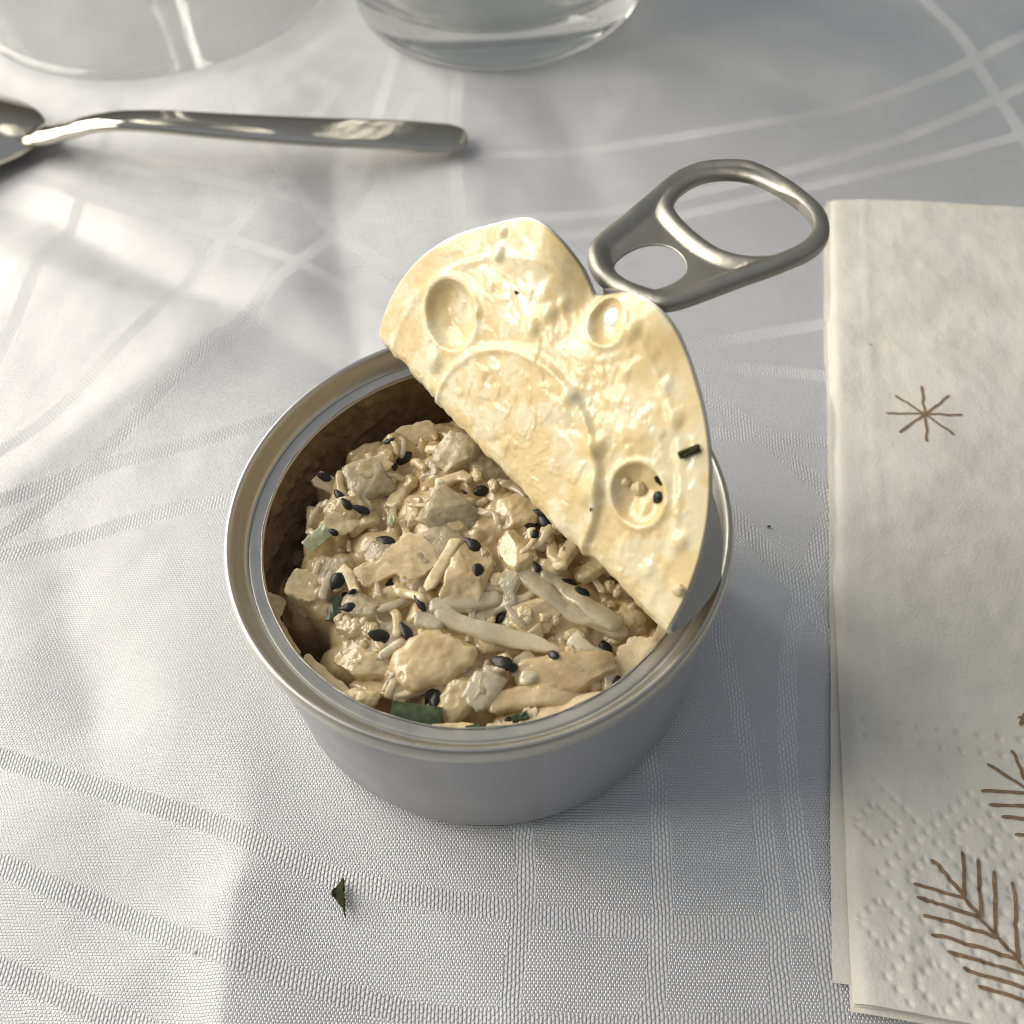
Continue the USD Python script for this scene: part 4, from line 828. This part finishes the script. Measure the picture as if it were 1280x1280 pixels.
# ------------------------------------------------------------------ glasses
wg, w0 = thing('wine_glass', 'clear stemmed wine glass, its round foot behind the spoon', 'wine glass', (-0.0849, 0.2215, 0.0))
prof = catmull([(0.0, .0010), (.032, .0007), (.0485, .0002), (.0516, .0004), (.0528, .0015), (.0524, .0027), (.0508, .0032), (.0488, .0027), (.0400, .0025), (.0220, .0038), (.0085, .0060), (.0050, .0120), (.0042, .030), (.0040, .060), (.0046, .078), (.0075, .086), (.0, .0868)], 8)
prof = prof[:]; prof[:, 0] = np.maximum(prof[:, 0], 0)
part(wg, 'foot_and_stem', trimesh.Trimesh(*meshtri(revolve(prof, 160)), process=False), M_FOOT, 60)
bprof = catmull([(0.0, .0872), (.010, .0880), (.022, .094), (.033, .108), (.0385, .128), (.038, .150), (.034, .175), (.0318, .190), (.0312, .1905), (.0308, .190), (.033, .175), (.0368, .150), (.0373, .128), (.0318, .109), (.021, .096), (.010, .0905), (0.0, .0895)], 6)
bprof[:, 0] = np.maximum(bprof[:, 0], 0)
part(wg, 'glass_bowl', trimesh.Trimesh(*meshtri(revolve(bprof, 128)), process=False), M_FOOT, 60)
tm_, t0 = thing('tumbler', 'thick based clear glass tumbler at the top middle behind the can', 'glass', (0.0118, 0.1985, 0.0))
tp = catmull([(0.0, .0012), (.028, .0010), (.0345, .0002), (.0372, .0008), (.0388, .0030), (.0394, .007), (.0400, .020), (.0415, .055), (.0430, .090), (.0427, .0908), (.0420, .0906), (.0404, .055), (.0385, .022), (.0374, .0135), (.0352, .0108), (.028, .0100), (0.0, .0098)], 8)
tp[:, 0] = np.maximum(tp[:, 0], 0)
part(tm_, 'glass_wall', trimesh.Trimesh(*meshtri(revolve(tp, 200)), process=False), M_GLASS, 60)

# ------------------------------------------------------------------ scraps on the cloth
lf = [(431, 1100), (425, 1106), (415, 1117), (421, 1127), (429, 1138), (434, 1149), (433, 1138), (432.5, 1124), (432, 1110)]
hp = catmull([on_cloth(*q)[:2] for q in lf], 7, True); hr_ = np.random.default_rng(12); hp = hp + hr_.normal(size=hp.shape) * 0.00006
hpoly = Polygon(hp).buffer(0); hx = np.stack(np.meshgrid(np.arange(hpoly.bounds[0], hpoly.bounds[2], .00022), np.arange(hpoly.bounds[1], hpoly.bounds[3], .00022), indexing='ij'), -1).reshape(-1, 2)
hx = hx[shapely.contains_xy(hpoly.buffer(-.0001), hx[:, 0], hx[:, 1])]; hv = np.vstack([hp, hx]); ht = Delaunay(hv).simplices; hc = hv[ht].mean(1); ht = ht[shapely.contains_xy(hpoly, hc[:, 0], hc[:, 1])]
h0, h1 = on_cloth(430, 1100)[:2], on_cloth(433, 1149)[:2]; ax = (h1 - h0) / np.linalg.norm(h1 - h0); pe = np.array([-ax[1], ax[0]])
e_ = (hv - h0) @ pe; a_ = (hv - h0) @ ax
hz = np.array([cz(*q) for q in hv]) + .0003 + np.abs(e_) * .25 + 0.0009 * (1 - np.clip(np.abs(e_) / .0012, 0, 1)) + (fbm(np.c_[hv * 900, 0 * e_], 3, 4) - .5) * .0006 + .00012 * np.sin(a_ * 5200 + np.abs(e_) * 5000)
ht3 = np.c_[hv, hz]; hb3 = ht3 - [0, 0, .00018]; n_ = len(hv)
j = np.arange(len(hp)); j2 = (j + 1) % len(hp)
hs = trimesh.Trimesh(np.vstack([ht3, hb3]), np.vstack([ht, n_ + ht[:, ::-1], np.stack([j, n_ + j, n_ + j2], 1), np.stack([j, n_ + j2, j2], 1)]), process=False); hs.fix_normals()
hm = usdkit.mesh(stage, '/World/herb_scrap', hs, M_LEAF, smooth=30)
tag(hm.GetPrim(), 'dark green triangular herb scrap on the cloth in front of the can', 'herb scrap')
def crumb(name, px, py, L, W, ang, m_, label, z=None, seed=1):
    P = on_cloth(px, py) if z is None else un(px, py, z)
    vf = place(chunk_mesh(L / 2000, W / 2000, min(L, W) / 2600, seed, 2.2, .3), P + [0, 0, .0003], frame_at(P, np.array([0, 0, 1.0]), None, ang))
    m = usdkit.mesh(stage, numbered('/World', name), vf, m_, smooth=True); tag(m.GetPrim(), label, 'crumb')
crumb('crumb', 961, 659, .6, .45, 20, M_LEAF, 'tiny dark crumb on the grey shaded cloth between can and napkin', seed=3)
crumb('crumb', 243, 1191, .75, .3, 40, M_FLAKE, 'tiny tan crumb on a woven band at lower left of the cloth', seed=4)
uvp = nap_uv(1085, 431); zc = float(nap_h(np.array([uvp[0]]), np.array([uvp[1]]))[0])
crumb('crumb', 1085, 431, 1.0, .35, -20, M_FLAKE, 'tiny brown fleck on the napkin above the printed star', z=zc - .0002, seed=5)
